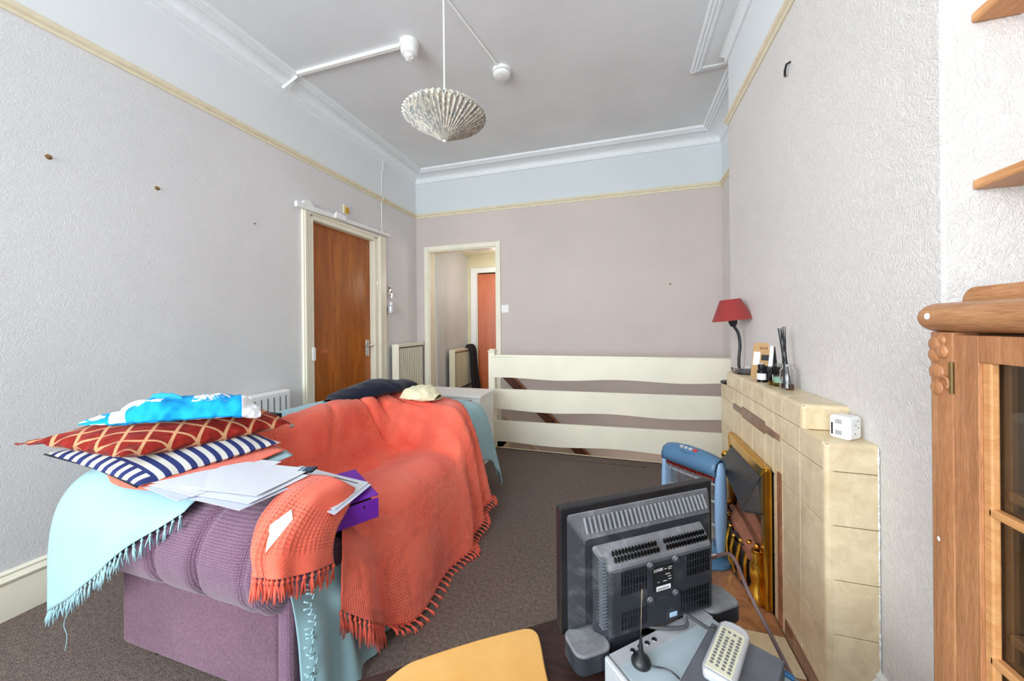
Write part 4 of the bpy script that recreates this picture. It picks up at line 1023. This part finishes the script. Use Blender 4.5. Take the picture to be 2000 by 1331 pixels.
# magnetic aerial
axp, ayp = .031, .752
t = thing('mini_aerial', 'black magnetic based whip aerial on the silver player', 'aerial', (axp, ayp, pz))
part('base', MB().lathe([(.0185, pz-.0005), (.019, pz+.004), (.015, pz+.011), (.007, pz+.017), (.005, pz+.026), (.004, pz+.036), (.002, pz+.050), (.0012, pz+.06)], (axp, ayp, 0), 24), m_black, t, smooth=True)
part('whip', MB().tube([(axp, ayp, pz+.055), (axp+.003, ayp+.002, pz+.135)], .0011, 6).tube([(axp+.003, ayp+.002, pz+.125), (axp+.0035, ayp+.002, pz+.145)], .0018, 6), m_steel, t, smooth=True)
part('lead', MB().tube(bez([(axp+.018, ayp-.006, pz+.004), (axp+.055, ayp-.01, pz+.006), (axp+.085, ayp-.045, pz+.006), (axp+.11, ayp-.09, pz+.008), (axp+.12, ayp-.14, pz+.004)], 24), .0017, 6), m_black, t, smooth=True)
for k, (p, q) in enumerate((((.262, .800, pz+.020), (.300, .79, pz+.008)), ((.255, .775, pz+.016), (.296, .765, pz-.004)))):
    p, q = Vector(p), Vector(q); d = (q-p)
    t = thing('blue_plug_lead', ['upper blue plug and lead behind the dark box', 'lower blue plug and lead behind the dark box'][k], 'cable', tuple(p))
    part('plug_shell', MB().tube([p+d*.25, p+d], .0055, 10), m_connblue, t, smooth=True)
    part('collar', MB().tube([p-d*.1, p+d*.25], .0045, 10), m_silver2, t, smooth=True)
    e = q+Vector((.10, -.03, -.10)); part('lead', MB().tube(bez([q, q+d*.3, q+d*.8+Vector((0, 0, -.02)), e], 14), .0025), m_cable_g, t, smooth=True)

# ------------------------------------------------------------------ sofa
def nz(p, f=6, a=1): return noise.noise(Vector(p)*f)*a
so = thing('sofa', 'mauve corduroy two seat sofa with rolled arms, mostly hidden under throws', 'sofa', (-1.35, 1.6, 0))
part('end_panel', MB().box(-1.665, -.955, .792, .83, .06, .40), m_sofa_p, so, bevel=.018, seg=4)
part('front_strip', MB().box(-.962, -.905, .788, 1.0, .05, .44), m_sofa, so, bevel=.02, seg=4)
part('base', MB().box(-1.70, -.93, .83, 2.36, .07, .30), m_sofa_p, so, bevel=.01)
part('seat_cushion', MB().box(-1.30, -.92, 1.0, 1.86, .28, .345), m_sofa, so, bevel=.03, seg=4)
part('backrest', MB().box(-1.74, -1.545, .86, 2.34, .10, .655), m_sofa, so, bevel=.07, seg=5)
part('arm', MB().box(-1.66, -.96, 2.04, 2.38, .10, .585), m_sofa, so, bevel=.08, seg=5)
# near rolled arm, channel tufted with gathered front
rows = []; nx = 120; na = 44
for i in range(nx+1):
    x = -1.71 + (.815)*i/nx
    e = min(1, (x+1.71)/.07); e2 = min(1, (-.893-x)/.085); k = math.sqrt(max(0, 1-(1-e)**2))*math.sqrt(max(0, 1-(1-max(e2, 0))**2))
    tuft = sum(.16*math.exp(-((x-c)/.016)**2) for c in (-1.345, -1.165)) + .07*math.exp(-((x+.975)/.012)**2)
    pl = max(0, (x+1.03)/.13)
    row = []
    for j in range(na+1):
        a = 2*math.pi*j/na
        r = k*(1-tuft*(.55+.45*math.cos(a-R(215)))) + .01*nz((x, math.cos(a), math.sin(a)), 5)
        r *= 1 + .03*pl*math.sin(a*13+math.sin(x*60)) * (1 if x < -.9 else 0)
        cyy, czz = .852, .468-.02*pl
        row.append((x + .0*math.sin(a), cyy + r*.152*math.cos(a), czz + r*(.152)*math.sin(a)))
    rows.append(row)
arm = part('arm', MB().grid(rows), m_sofa, so, smooth='all')
# small scroll at the front of the arm
rows = []
for i in range(17):
    s = i/16; x = -.955+.085*s; k = math.sqrt(max(0, 1-(max(0, s-.3)/.7)**2)); rows.append([(x, .86+.083*k*math.cos(2*math.pi*j/26)*(1+.04*math.cos(9*2*math.pi*j/26)), .408+.06*k*math.sin(2*math.pi*j/26)) for j in range(27)])
part('arm_scroll', MB().grid(rows), m_sofa, arm, smooth='all')
for x, y in ((-1.58, .86), (-1.0, .86), (-1.58, 2.3), (-1.0, 2.3)):
    part('castor', MB().lathe([(.02, 0), (.022, .02), (.014, .03), (.008, .065)], (x, y, 0), 14), m_black, so, smooth=True)

def tassel(b, p, length, n=4, r=.0026, out=(0, -.004, 0), seed=0):
    rnd = random.Random(seed); p = Vector(p); o = Vector(out)
    b.sphere(p-Vector((0, 0, length*.18)), r*2.1, 5)
    for k in range(n):
        a = rnd.uniform(0, 6.28); dr = Vector((math.cos(a), math.sin(a), 0))*rnd.uniform(.002, .008)
        L = length*rnd.uniform(.75, 1.15)
        pts = [p, p-Vector((0, 0, L*.18))+o*.3, p-Vector((0, 0, L*.5))+dr*.6+o, p-Vector((0, 0, L))+dr*1.3+o*1.2]
        b.tube(pts, [r, r*.8, r, r*.5], 5)
def fringe(name, pts, mat, parent, length, n=4, r=.0026, out=(0, 0, 0), seed=0):
    b = MB()
    for i, p in enumerate(pts): tassel(b, p, length*(.85+.3*random.Random(seed+i).random()), n, r, out, seed+i*7)
    o = part(name, b, mat, parent, smooth='all'); o['kind'] = 'stuff'; return o

# ------------------------------------------------------------------ aqua sheet
aq = thing('aqua_sheet', 'pale aqua fringed cotton sheet under the coral throw, draped over the sofa', 'throw', (-1.7, 1.0, .6))
net = [[(-1.85, y, .25), (-1.845, y, .5), (-1.78, y, .675+dz), (-1.66, y, .695+dz), (-1.52, y, .668+dz)] for y, dz in ((.9, -.002), (1.2, .0), (1.5, .004), (1.8, .0), (2.1, -.004), (2.4, -.014))]
P, UV = loft(net, 60, 24, lambda u, v, p: .006*nz(p, 7))
part('back_drape', MB().grid(P, UV), m_aqua, aq, smooth='all', solid=.002)
net = [[(-1.84, 1.15, .655), (-1.84, .92, .655), (-1.845, .77, .622), (-1.85, .705, .5), (-1.85, .695, .35), (-1.845, .69, .205)],
       [(-1.70, 1.15, .705), (-1.70, .92, .69), (-1.705, .77, .652), (-1.715, .695, .53), (-1.715, .685, .40), (-1.705, .682, .285)],
       [(-1.55, 1.15, .70), (-1.55, .92, .672), (-1.555, .78, .645), (-1.565, .69, .56), (-1.565, .680, .47), (-1.56, .678, .385)],
       [(-1.40, 1.15, .66), (-1.40, .94, .645), (-1.40, .82, .642), (-1.40, .725, .60), (-1.40, .69, .56), (-1.40, .682, .505)],
       [(-1.24, 1.1, .645), (-1.24, .96, .645), (-1.24, .87, .641), (-1.24, .80, .634), (-1.24, .76, .622), (-1.235, .73, .606)]]
P, UV = loft(net, 60, 50, lambda u, v, p: .007*math.sin(u*22+2*v)*max(0, v-.35)*(1-u) + .005*nz(p, 9))
o = part('near_corner_drape', MB().grid(P, UV), m_aqua, aq, smooth='all', solid=.002)
fringe('fringe', [P[i][50] for i in range(1, 60, 2)], m_aqua, o, .045, 5, .0022, (.004, -.004, 0), 3)
b = MB().tube(bez([P[14][50], (P[14][50][0]+.01, .68, .24), (P[14][50][0]-.004, .68, .20), (P[14][50][0]+.012, .68, .17), (P[14][50][0]+.002, .68, .12)], 14), .0011, 5)
part('loose_thread', b, m_aqua, o)
net = []
for k in range(8):
    y = .785+.055*k; f = .012*(1 if k % 2 else -1) - (.006*(k-3) if k > 3 else 0)
    net.append([(-.905, y, .40-.012*k), (-.885+f*.3, y, .34-.01*k), (-.862+f, y, .26), (-.852+f*1.2, y+.004, .12), (-.838+f, y+.006, .045), (-.828+f, y+.008, .006)])
P, UV = loft(net, 84, 40, lambda u, v, p: .004*nz(p, 12))
o = part('front_drape', MB().grid(P, UV), m_aqua, aq, smooth='all', solid=.002)
b = MB()
for k in range(26):
    z = .47-.018*k; y0 = .80+.006*math.sin(k*1.9); x = -.852+.006*math.sin(k)
    b.tube(bez([(x, y0-.010, z), (x+.012, y0+.004+.006*math.sin(k*2.3), z-.006), (x+.006, y0+.014, z-.014), (x+.012, y0+.002, z-.020)], 8), .0026, 5)
tag(part('fringe', b, m_aqua, o, smooth='all'), kind='stuff')
net = [[(-1.3, 2.02, .613), (-1.08, 2.02, .618), (-.955, 2.02, .585), (-.905, 2.02, .45), (-.895, 2.02, .35), (-.89, 2.02, .30)],
       [(-1.3, 2.16, .617), (-1.08, 2.16, .622), (-.955, 2.16, .59), (-.900, 2.17, .45), (-.885, 2.17, .34), (-.88, 2.17, .27)],
       [(-1.3, 2.28, .615), (-1.08, 2.28, .62), (-.955, 2.29, .585), (-.905, 2.30, .45), (-.885, 2.30, .32), (-.87, 2.31, .22)],
       [(-1.3, 2.37, .610), (-1.08, 2.37, .612), (-.965, 2.385, .572), (-.905, 2.39, .43), (-.875, 2.40, .27), (-.845, 2.39, .13)],
       [(-1.3, 2.42, .575), (-1.1, 2.42, .575), (-.985, 2.43, .53), (-.925, 2.44, .40), (-.885, 2.44, .22), (-.825, 2.42, .04)],
       [(-1.3, 2.44, .45), (-1.12, 2.45, .45), (-1.02, 2.46, .42), (-.96, 2.47, .36), (-.93, 2.47, .24), (-.91, 2.46, .16)],
       [(-1.3, 2.44, .36), (-1.14, 2.45, .36), (-1.06, 2.46, .35), (-1.02, 2.47, .32), (-.99, 2.47, .27), (-.97, 2.46, .23)]]
P, UV = loft(net, 60, 40, lambda u, v, p: .008*math.sin(u*30)*v + .004*nz(p, 9))
o = part('far_arm_drape', MB().grid(P, UV), m_aqua, aq, smooth='all', solid=.002)
fringe('fringe', [P[i][40] for i in range(30, 46, 3)], m_aqua, o, .03, 3, .0018)

# ------------------------------------------------------------------ coral throw
ct = thing('coral_throw', 'coral red waffle weave throw with fringe spread over sofa seat and back', 'throw', (-1.1, 1.5, .5))
net = [
 [(-1.64, .99, .705), (-1.57, .99, .70), (-1.46, .99, .675), (-1.37, 1.0, .65), (-1.27, 1.0, .64), (-1.10, 1.0, .635), (-.97, 1.0, .60), (-.885, .965, .50), (-.845, .93, .38), (-.835, .92, .26)],
 [(-1.66, 1.10, .70), (-1.58, 1.10, .705), (-1.47, 1.09, .66), (-1.41, 1.09, .50), (-1.32, 1.09, .44), (-1.10, 1.08, .435), (-.95, 1.07, .43), (-.865, 1.05, .37), (-.828, 1.04, .25), (-.812, 1.05, .12)],
 [(-1.68, 1.30, .69), (-1.60, 1.30, .708), (-1.50, 1.29, .672), (-1.43, 1.28, .50), (-1.35, 1.27, .388), (-1.11, 1.24, .418), (-.945, 1.22, .405), (-.86, 1.20, .325), (-.815, 1.19, .20), (-.79, 1.19, .022)],
 [(-1.68, 1.60, .685), (-1.60, 1.60, .712), (-1.50, 1.60, .68), (-1.44, 1.59, .50), (-1.355, 1.58, .378), (-1.11, 1.56, .425), (-.945, 1.54, .415), (-.85, 1.50, .33), (-.795, 1.47, .19), (-.765, 1.45, .016)],
 [(-1.68, 1.82, .68), (-1.60, 1.82, .71), (-1.50, 1.81, .685), (-1.44, 1.84, .51), (-1.36, 1.86, .378), (-1.11, 1.84, .405), (-.945, 1.82, .40), (-.85, 1.77, .32), (-.79, 1.71, .19), (-.75, 1.64, .016)],
 [(-1.68, 1.96, .675), (-1.60, 1.96, .708), (-1.50, 1.95, .685), (-1.43, 1.95, .60), (-1.30, 1.93, .47), (-1.10, 1.92, .45), (-.95, 1.90, .43), (-.86, 1.86, .34), (-.80, 1.80, .19), (-.755, 1.74, .018)],
 [(-1.68, 2.10, .67), (-1.60, 2.10, .70), (-1.50, 2.08, .69), (-1.40, 2.05, .67), (-1.27, 2.02, .645), (-1.10, 2.00, .63), (-.97, 1.98, .60), (-.875, 1.95, .46), (-.82, 1.92, .26), (-.765, 1.87, .05)],
 [(-1.66, 2.22, .66), (-1.58, 2.22, .69), (-1.50, 2.20, .685), (-1.40, 2.17, .672), (-1.27, 2.13, .655), (-1.11, 2.10, .648), (-.985, 2.07, .625), (-.885, 2.02, .49), (-.83, 2.01, .29), (-.775, 1.98, .085)],
 [(-1.60, 2.34, .64), (-1.54, 2.34, .66), (-1.48, 2.33, .662), (-1.39, 2.31, .655), (-1.28, 2.28, .65), (-1.13, 2.24, .645), (-1.005, 2.16, .628), (-.905, 2.08, .53), (-.845, 2.10, .33), (-.79, 2.11, .10)]]
def folds(u, v, p):
    d = .006*nz(p, 5) + .0035*nz((p.x*3, p.y*9, p.z*9), 5)
    # soft radiating folds on the back and front
    if v < .45: d += .017*math.sin(u*34 + v*9 + 1.3*math.sin(u*9))*math.sin(math.pi*min(1, v/.45))*.6
    if v > .62: d += .021*math.sin(u*30 + v*5 + 1.1*math.sin(u*7))*(v-.62)/.38*.9
    for u0, k, wd, dp in ((.72, .10, .012, .030), (.775, .05, .010, .024), (.84, .12, .010, .018), (.30, -.12, .010, .020), (.42, -.25, .009, .018), (.52, .03, .009, .022)):
        if v < .55: d -= dp*math.exp(-((u-u0-k*v)/wd)**2)*math.sin(math.pi*min(1, v/.55))
    d -= .020*math.exp(-((v-.465)/.014)**2)*math.sin(math.pi*min(1, max(0, (u-.06)/.6)))
    d += .006*math.sin(u*70+v*30)*math.exp(-((v-.47)/.05)**2)
    if v < .46: d -= .030*math.exp(-((u-.615-.10*(.46-v))/.014)**2)*math.sin(math.pi*min(1, v/.46+.12))
    if .45 < v < .8: d -= .008*math.exp(-((u-.14-.5*(v-.45))/.012)**2)
    return d
P, UV = loft(net, 170, 150, lambda u, v, p: -folds(u, v, p))
body = part('main_cloth', MB().grid(P, UV), m_coral, ct, smooth='all', solid=.003)
fringe('fringe', [P[i][150] for i in range(0, 30, 2)], m_coral_p, body, .075, 6, .0030, (.004, -.002, 0), 11)
fringe('fringe', [P[i][150]+Vector((.003, 0, .004)) for i in range(32, 168, 3)], m_coral_p, body, .022, 5, .0026, (.03, -.002, 0), 51)
fringe('fringe', [P[170][j] for j in range(112, 151, 6)], m_coral_p, body, .035, 3, .0024, (.006, .004, 0), 77)
# flap over the near arm
net = [[(-1.03, .97, .642), (-1.01, .86, .644), (-.985, .765, .615), (-.95, .708, .565), (-.925, .692, .515)],
       [(-.955, .98, .642), (-.935, .87, .640), (-.915, .775, .605), (-.89, .708, .56), (-.868, .692, .508)],
       [(-.90, .99, .625), (-.885, .89, .612), (-.862, .80, .575), (-.842, .757, .535), (-.828, .748, .488)],
       [(-.888, 1.03, .59), (-.862, .97, .56), (-.84, .90, .53), (-.827, .868, .49), (-.818, .862, .45)]]
P2, UV2 = loft(net, 54, 46, lambda u, v, p: .007*math.sin(u*19+v*2)*v + .003*nz(p, 12), (.37, .21))
fl = part('arm_flap', MB().grid(P2, UV2), m_coral, ct, smooth='all', solid=.003)
fringe('fringe', [P2[i][46] for i in range(0, 55, 3)], m_coral_p, fl, .055, 6, .0028, (.0, -.002, 0), 21)
c = P2[18][22]
part('care_label', MB().grid([[P2[14][25]+Vector((-.004, -.009, .004)), P2[20][18]+Vector((.0, -.009, .004))], [P2[19][33]+Vector((.0, -.012, 0)), P2[26][20]+Vector((0, -.013, 0))]]), m_label, fl, solid=.001, label='white fabric care label')
# part under the cushions on the near arm, with curled edge
net = [[(-1.64, 1.10, .712), (-1.645, .95, .705), (-1.65, .83, .685), (-1.652, .77, .675), (-1.64, .745, .668), (-1.62, .755, .660)],
       [(-1.54, 1.10, .71), (-1.545, .95, .70), (-1.545, .82, .685), (-1.545, .745, .672), (-1.54, .722, .66), (-1.53, .735, .652)],
       [(-1.42, 1.10, .69), (-1.42, .95, .675), (-1.415, .83, .668), (-1.41, .76, .662), (-1.405, .735, .652), (-1.40, .745, .646)],
       [(-1.28, 1.10, .66), (-1.28, .97, .658), (-1.28, .90, .655), (-1.28, .83, .655), (-1.27, .805, .651), (-1.265, .81, .646)]]
P3, UV3 = loft(net, 40, 40, lambda u, v, p: .004*nz(p, 10), (.36, .20))
part('tucked_end', MB().grid(P3, UV3), m_coral, ct, smooth='all', solid=.003)

# ------------------------------------------------------------------ cushions and shirt
def pillow(L, N, Rr, B, th, n=44, pw=3.0, pinch=.05, wr=.008):
    L, N, Rr, B = map(Vector, (L, N, Rr, B)); up = (Rr-N).cross(L-N).normalized()
    if up.z < 0: up = -up
    rt, rb, ut = [], [], []
    for i in range(n+1):
        a, c, q = [], [], []
        for j in range(n+1):
            u, v = i/n, j/n
            uu = u + (0.5-u)*pinch*4*v*(1-v)*abs(2*u-1)**2; vv = v + (.5-v)*pinch*4*u*(1-u)*abs(2*v-1)**2
            p = (N*(1-uu)+Rr*uu)*(1-vv) + (L*(1-uu)+B*uu)*vv
            h = th*(max(0, 1-abs(2*u-1)**pw)*max(0, 1-abs(2*v-1)**pw))**.6
            e = 1-abs(h/th)
            wv = wr*e*(math.sin(u*42)*(abs(2*v-1)**3)+math.sin(v*38)*(abs(2*u-1)**3))
            a.append(p+up*(h+wv)); c.append(p-up*(h*.8-wv)); q.append((u, v))
        rt.append(a); rb.append(c); ut.append(q)
    b = MB().grid(rt, ut); b.grid(rb, ut); return b
st = thing('striped_cushion', 'navy and cream striped cushion, lower of the two on the sofa arm', 'cushion', (-1.6, .9, .67))
part('cover', pillow((-1.94, .725, .712), (-1.42, .715, .665), (-1.30, 1.10, .69), (-1.72, 1.14, .74), .042, wr=.002), m_stripe, st, smooth='all')
b = MB().tube(bez([(-1.938, .725, .712), (-1.68, .735, .687), (-1.42, .715, .665)], 20), .003, 6)
part('piping', b, m_navy, st, smooth='all')
rc = thing('lattice_cushion', 'dark red velvet cushion with tan lattice on top of the striped cushion', 'cushion', (-1.6, .95, .75))
part('cover', pillow((-1.93, .675, .767), (-1.505, .72, .745), (-1.325, 1.18, .742), (-1.64, 1.22, .815), .066, pw=2.2, pinch=.07, wr=.006), m_lattice, rc, smooth='all')
part('corner_tassel', MB().tube([(-1.925, .676, .767), (-1.945, .67, .764), (-1.955, .668, .766)], [.002, .004, .003], 6), m_element, rc, smooth='all')
sh_ = thing('folded_tshirt', 'blue and white printed t-shirt bundled on top of the red lattice cushion', 't-shirt', (-1.7, 1.0, .82))
def lump(sec, nu=60, na=30, f=9, amp=.008):
    """sec: list of (centre, half width dir vector, height)"""
    rows = []; uv = []
    cs = bez([s[0] for s in sec], nu); ws = bez([s[1] for s in sec], nu); hs_ = bez([(s[2], s[3], 0) for s in sec], nu)
    for i in range(nu+1):
        r = []; q = []
        for j in range(na+1):
            a = 2*math.pi*j/na; c_, s_ = math.cos(a), math.sin(a)
            p = cs[i] + ws[i]*c_*abs(c_)**-.15 + Vector((0, 0, (hs_[i].x if s_ > 0 else hs_[i].y)*s_)) if abs(c_) > 1e-4 else cs[i]+Vector((0, 0, (hs_[i].x if s_ > 0 else hs_[i].y)*s_))
            d = (p-cs[i]); d = d.normalized() if d.length > 1e-6 else Vector((0, 0, 1))
            p = p + d*(amp*noise.noise(p*f)+amp*.6*noise.noise(p*f*2.7+Vector((3, 1, 2))))
            r.append(p); q.append((i/nu, j/na))
        rows.append(r); uv.append(q)
    return MB().grid(rows, uv)
wv = Vector((.07, -.05, 0))
sec = [((-1.83, .765, .815), wv*.25, .004, .003), ((-1.78, .80, .822), wv*.7, .012, .01), ((-1.71, .84, .828), wv*1.1, .034, .018), ((-1.65, .88, .834), wv*1.3, .056, .02), ((-1.58, .93, .834), wv*1.35, .054, .02), ((-1.50, .985, .834), wv*1.35, .054, .02), ((-1.42, 1.03, .828), wv*1.2, .054, .018), ((-1.36, 1.06, .815), wv*.5, .02, .01)]
part('bundle', lump(sec, 90, 44, 17, .015), m_shirt, sh_, smooth='all')
wv2_ = Vector((.045, .0, 0))
part('sleeve', lump([((-1.70, .90, .868), wv2_*.3, .01, .01), ((-1.67, .905, .882), wv2_*.9, .022, .02), ((-1.62, .92, .884), wv2_*1.0, .022, .02), ((-1.58, .93, .868), wv2_*.4, .012, .012)], 30, 20, 20, .006), plain('bright_blue_jersey', (24, 156, 226), .8), sh_, smooth='all')
part('hem_band', lump([((-1.80, .865, .845), wv2_*.2, .004, .004), ((-1.75, .885, .862), wv2_*.8, .014, .014), ((-1.69, .91, .868), wv2_*.7, .014, .014)], 20, 18, 20, .004), m_label, sh_, smooth='all', label='white jersey edge')

# jumper and cream cloth on the sofa's far corner
o = part('navy_jumper', lump([((-1.66, 1.72, .70), Vector((.03, 0, 0)), .008, .006), ((-1.64, 1.82, .71), Vector((.09, .03, 0)), .03, .012), ((-1.60, 1.93, .72), Vector((.13, .02, 0)), .058, .02), ((-1.57, 2.06, .722), Vector((.15, 0, 0)), .062, .02), ((-1.56, 2.18, .715), Vector((.14, 0, 0)), .058, .02), ((-1.54, 2.30, .705), Vector((.12, 0, 0)), .045, .02), ((-1.52, 2.38, .69), Vector((.06, 0, 0)), .015, .01)], 60, 36, 8, .016), m_navy, smooth='all', origin=(-1.6, 2.05, .7))
tag(o, 'dark navy jumper bundled on the far corner of the sofa back', 'jumper')
o = part('cream_cloth', lump([((-1.40, 2.10, .68), Vector((.0, .06, 0)), .012, .01), ((-1.35, 2.11, .69), Vector((.0, .12, 0)), .05, .02), ((-1.28, 2.10, .692), Vector((.0, .14, 0)), .058, .02), ((-1.20, 2.09, .69), Vector((0, .12, 0)), .048, .02), ((-1.14, 2.08, .678), Vector((0, .06, 0)), .016, .01)], 44, 34, 16, .018), m_creamcloth, smooth='all', origin=(-1.27, 2.1, .69))
tag(o, 'crumpled cream cloth on the far sofa arm beside the navy jumper', 'cloth')

# ------------------------------------------------------------------ papers, binder, calculator
def sheet(name, label, cat, corners, mat, curl=.004, group=None, marks=None, th=.0012):
    A, B_, C_, D_ = map(Vector, corners); n = 8; rows = []
    for i in range(n+1):
        u = i/n; rows.append([(A*(1-u)+B_*u)*(1-v/n)+(D_*(1-u)+C_*u)*(v/n)+Vector((0, 0, curl*math.sin(u*2.6+v*.3)*.8)) for v in range(n+1)])
    ctr = (A+B_+C_+D_)/4; o = thing(name, label, cat, tuple(ctr), 0, group); sheet_o = part('page', MB().grid(rows), mat, o, solid=th)
    if marks:
        b = MB()
        for u0, u1, v0, v1 in marks:
            q = []
            for u, v in ((u0, v0), (u1, v0), (u1, v1), (u0, v1)): q.append((A*(1-u)+B_*u)*(1-v)+(D_*(1-u)+C_*u)*v+Vector((0, 0, .0012+curl*math.sin(u*2.6+v*8*.3)*.8)))
            k = len(b.v); b.v += q; b.face([k, k+1, k+2, k+3])
        part('printing', b, m_cable_g, o)
    return o
def a4(cx, cy, z, rot, L=.297, W=.21, tilt=0):
    c, s_ = math.cos(R(rot)), math.sin(R(rot)); out = []
    for sx, sy in ((-1, -1), (1, -1), (1, 1), (-1, 1)):
        x, y = sx*L/2, sy*W/2; out.append((cx+c*x-s_*y, cy+s_*x+c*y, z+tilt*sy))
    return out
lines = [(.1+.0*k, .1+.25+.07*((k*3) % 4), .62+.035*k, .626+.035*k) for k in range(6)] + [(.45, .75, .60, .612)]
m_paper2 = plain('bluish_white_paper', (204, 209, 226), .55, var=.01)
sheet('paper_sheet', 'sheet of paper at the bottom left of the pile on the sofa arm', 'paper', a4(-1.345, .825, .655, -8), m_paper2)
sheet('paper_sheet', 'printed letter second from the bottom of the pile, under the left letters', 'paper', a4(-1.335, .84, .659, -4), m_paper)
sheet('paper_sheet', 'long white letter with printed lines on the left of the paper pile', 'paper', a4(-1.34, .875, .663, 4, .32, .24), m_paper, marks=lines)
sheet('paper_sheet', 'lowest sheet on the right of the paper pile, red heading showing', 'paper', a4(-1.145, .828, .650, -2, .297, .21), m_paper2)
sheet('paper_sheet', 'sheet just under the topmost white page of the paper pile', 'paper', a4(-1.155, .845, .655, 2), m_paper)
sheet('paper_sheet', 'topmost blank white page facing the striped cushion on the paper pile', 'paper', a4(-1.18, .87, .661, 6, .31, .22), m_paper, curl=.006)
bd = Vector((.51, .86, 0)).normalized(); bp_ = Vector((-.86, .51, 0)).normalized()
Bq = Vector((-.818, 1.062, .486))
bm_ = Matrix(((bd.x, bp_.x, 0, Bq.x), (bd.y, bp_.y, 0, Bq.y), (0, 0, 1, Bq.z), (0, 0, 0, 1)))
t = thing('ring_binder', 'open purple lever arch binder resting on the coral throw', 'binder', tuple(Bq))
part('spine', MB().box(-.22, 0, -.003, .003, 0, .066, bm_), m_purple, t, bevel=.001)
part('front_cover', MB().box(-.22, 0, 0, .24, .0, .003, bm_), m_purple, t)
M2 = bm_ @ Matrix.Translation((0, .0, .066)) @ Matrix.Rotation(R(5), 4, 'X')
part('cover', MB().box(-.22, .004, .008, .24, .004, .007, M2), m_purple, t)
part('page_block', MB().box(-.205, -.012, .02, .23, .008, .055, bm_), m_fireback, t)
b = MB()
for x in (-.05, -.14): b.lathe([(.004, 0), (.003, .001), (1e-5, .001)], tuple(bm_ @ Vector((x, -.0032, .05))), 10, Matrix.Rotation(math.atan2(-bp_.y, -bp_.x), 4, 'Z') @ Matrix.Rotation(R(90), 4, 'Y'))
part('rivet', b, m_black, t)
l2 = [(.1+.12*(k % 3), .3+.15*(k % 4), .2+.09*k, .21+.09*k) for k in range(7)] + [(.62, .9, .70, .74)]
sheet('paper_sheet', 'printed form lying at the bottom on the purple binder', 'paper', [(-1.10, .86, .64), (-.838, .885, .578), (-.872, 1.095, .578), (-1.17, 1.10, .60)], m_paper2, curl=.002)
sheet('paper_sheet', 'printed form with dark heading bar on top of the purple binder', 'paper', [(-1.12, .87, .652), (-.852, .90, .583), (-.888, 1.10, .583), (-1.19, 1.09, .612)], m_paper, curl=.003, marks=[(.55, .9, .86, .885), (.2, .4, .3, .31), (.25, .5, .4, .41), (.3, .5, .5, .51), (.35, .6, .6, .61), (.4, .65, .7, .71)])
Mc = Matrix.Translation((-1.075, .975, .646)) @ Matrix.Rotation(R(20), 4, 'Z') @ Matrix.Rotation(R(-4), 4, 'Y')
t = thing('calculator', 'slim navy keypad handset on the papers above the coral flap', 'calculator', (-1.075, .975, .646))
bb = part('body', MB().box(-.055, .055, -.022, .022, 0, .009, Mc), m_navy, t, bevel=.003)
b = MB()
for i in range(6):
    for j in range(3): b.box(-.045+.016*i, -.035+.016*i, -.015+.011*j, -.008+.011*j, .009, .0105, Mc)
part('keys', b, m_connblue, bb)
o = thing('dark_book', 'dark blue book edge showing behind the lattice cushion', 'book', (-1.62, 1.30, .71))
part('cover', MB().box(-1.70, -1.585, 1.20, 1.345, .712, .732), m_navy, o, bevel=.002)

GR = {'paper_sheet': 'loose papers on the sofa arm and binder', 'wall_plug': 'wall plugs in the wallpaper', 'alcove_shelf': 'alcove shelves above the cabinet', 'smoke_detector': 'ceiling detectors', 'radiator': 'ribbed cream radiators', 'blue_plug_lead': 'blue plug leads behind the dark box', 'leaflet': 'leaflets behind the kraft card'}
for o in COL.objects:
    k = o.name.split('.')[0]
    if k in GR and not o.parent: o['group'] = GR[k]
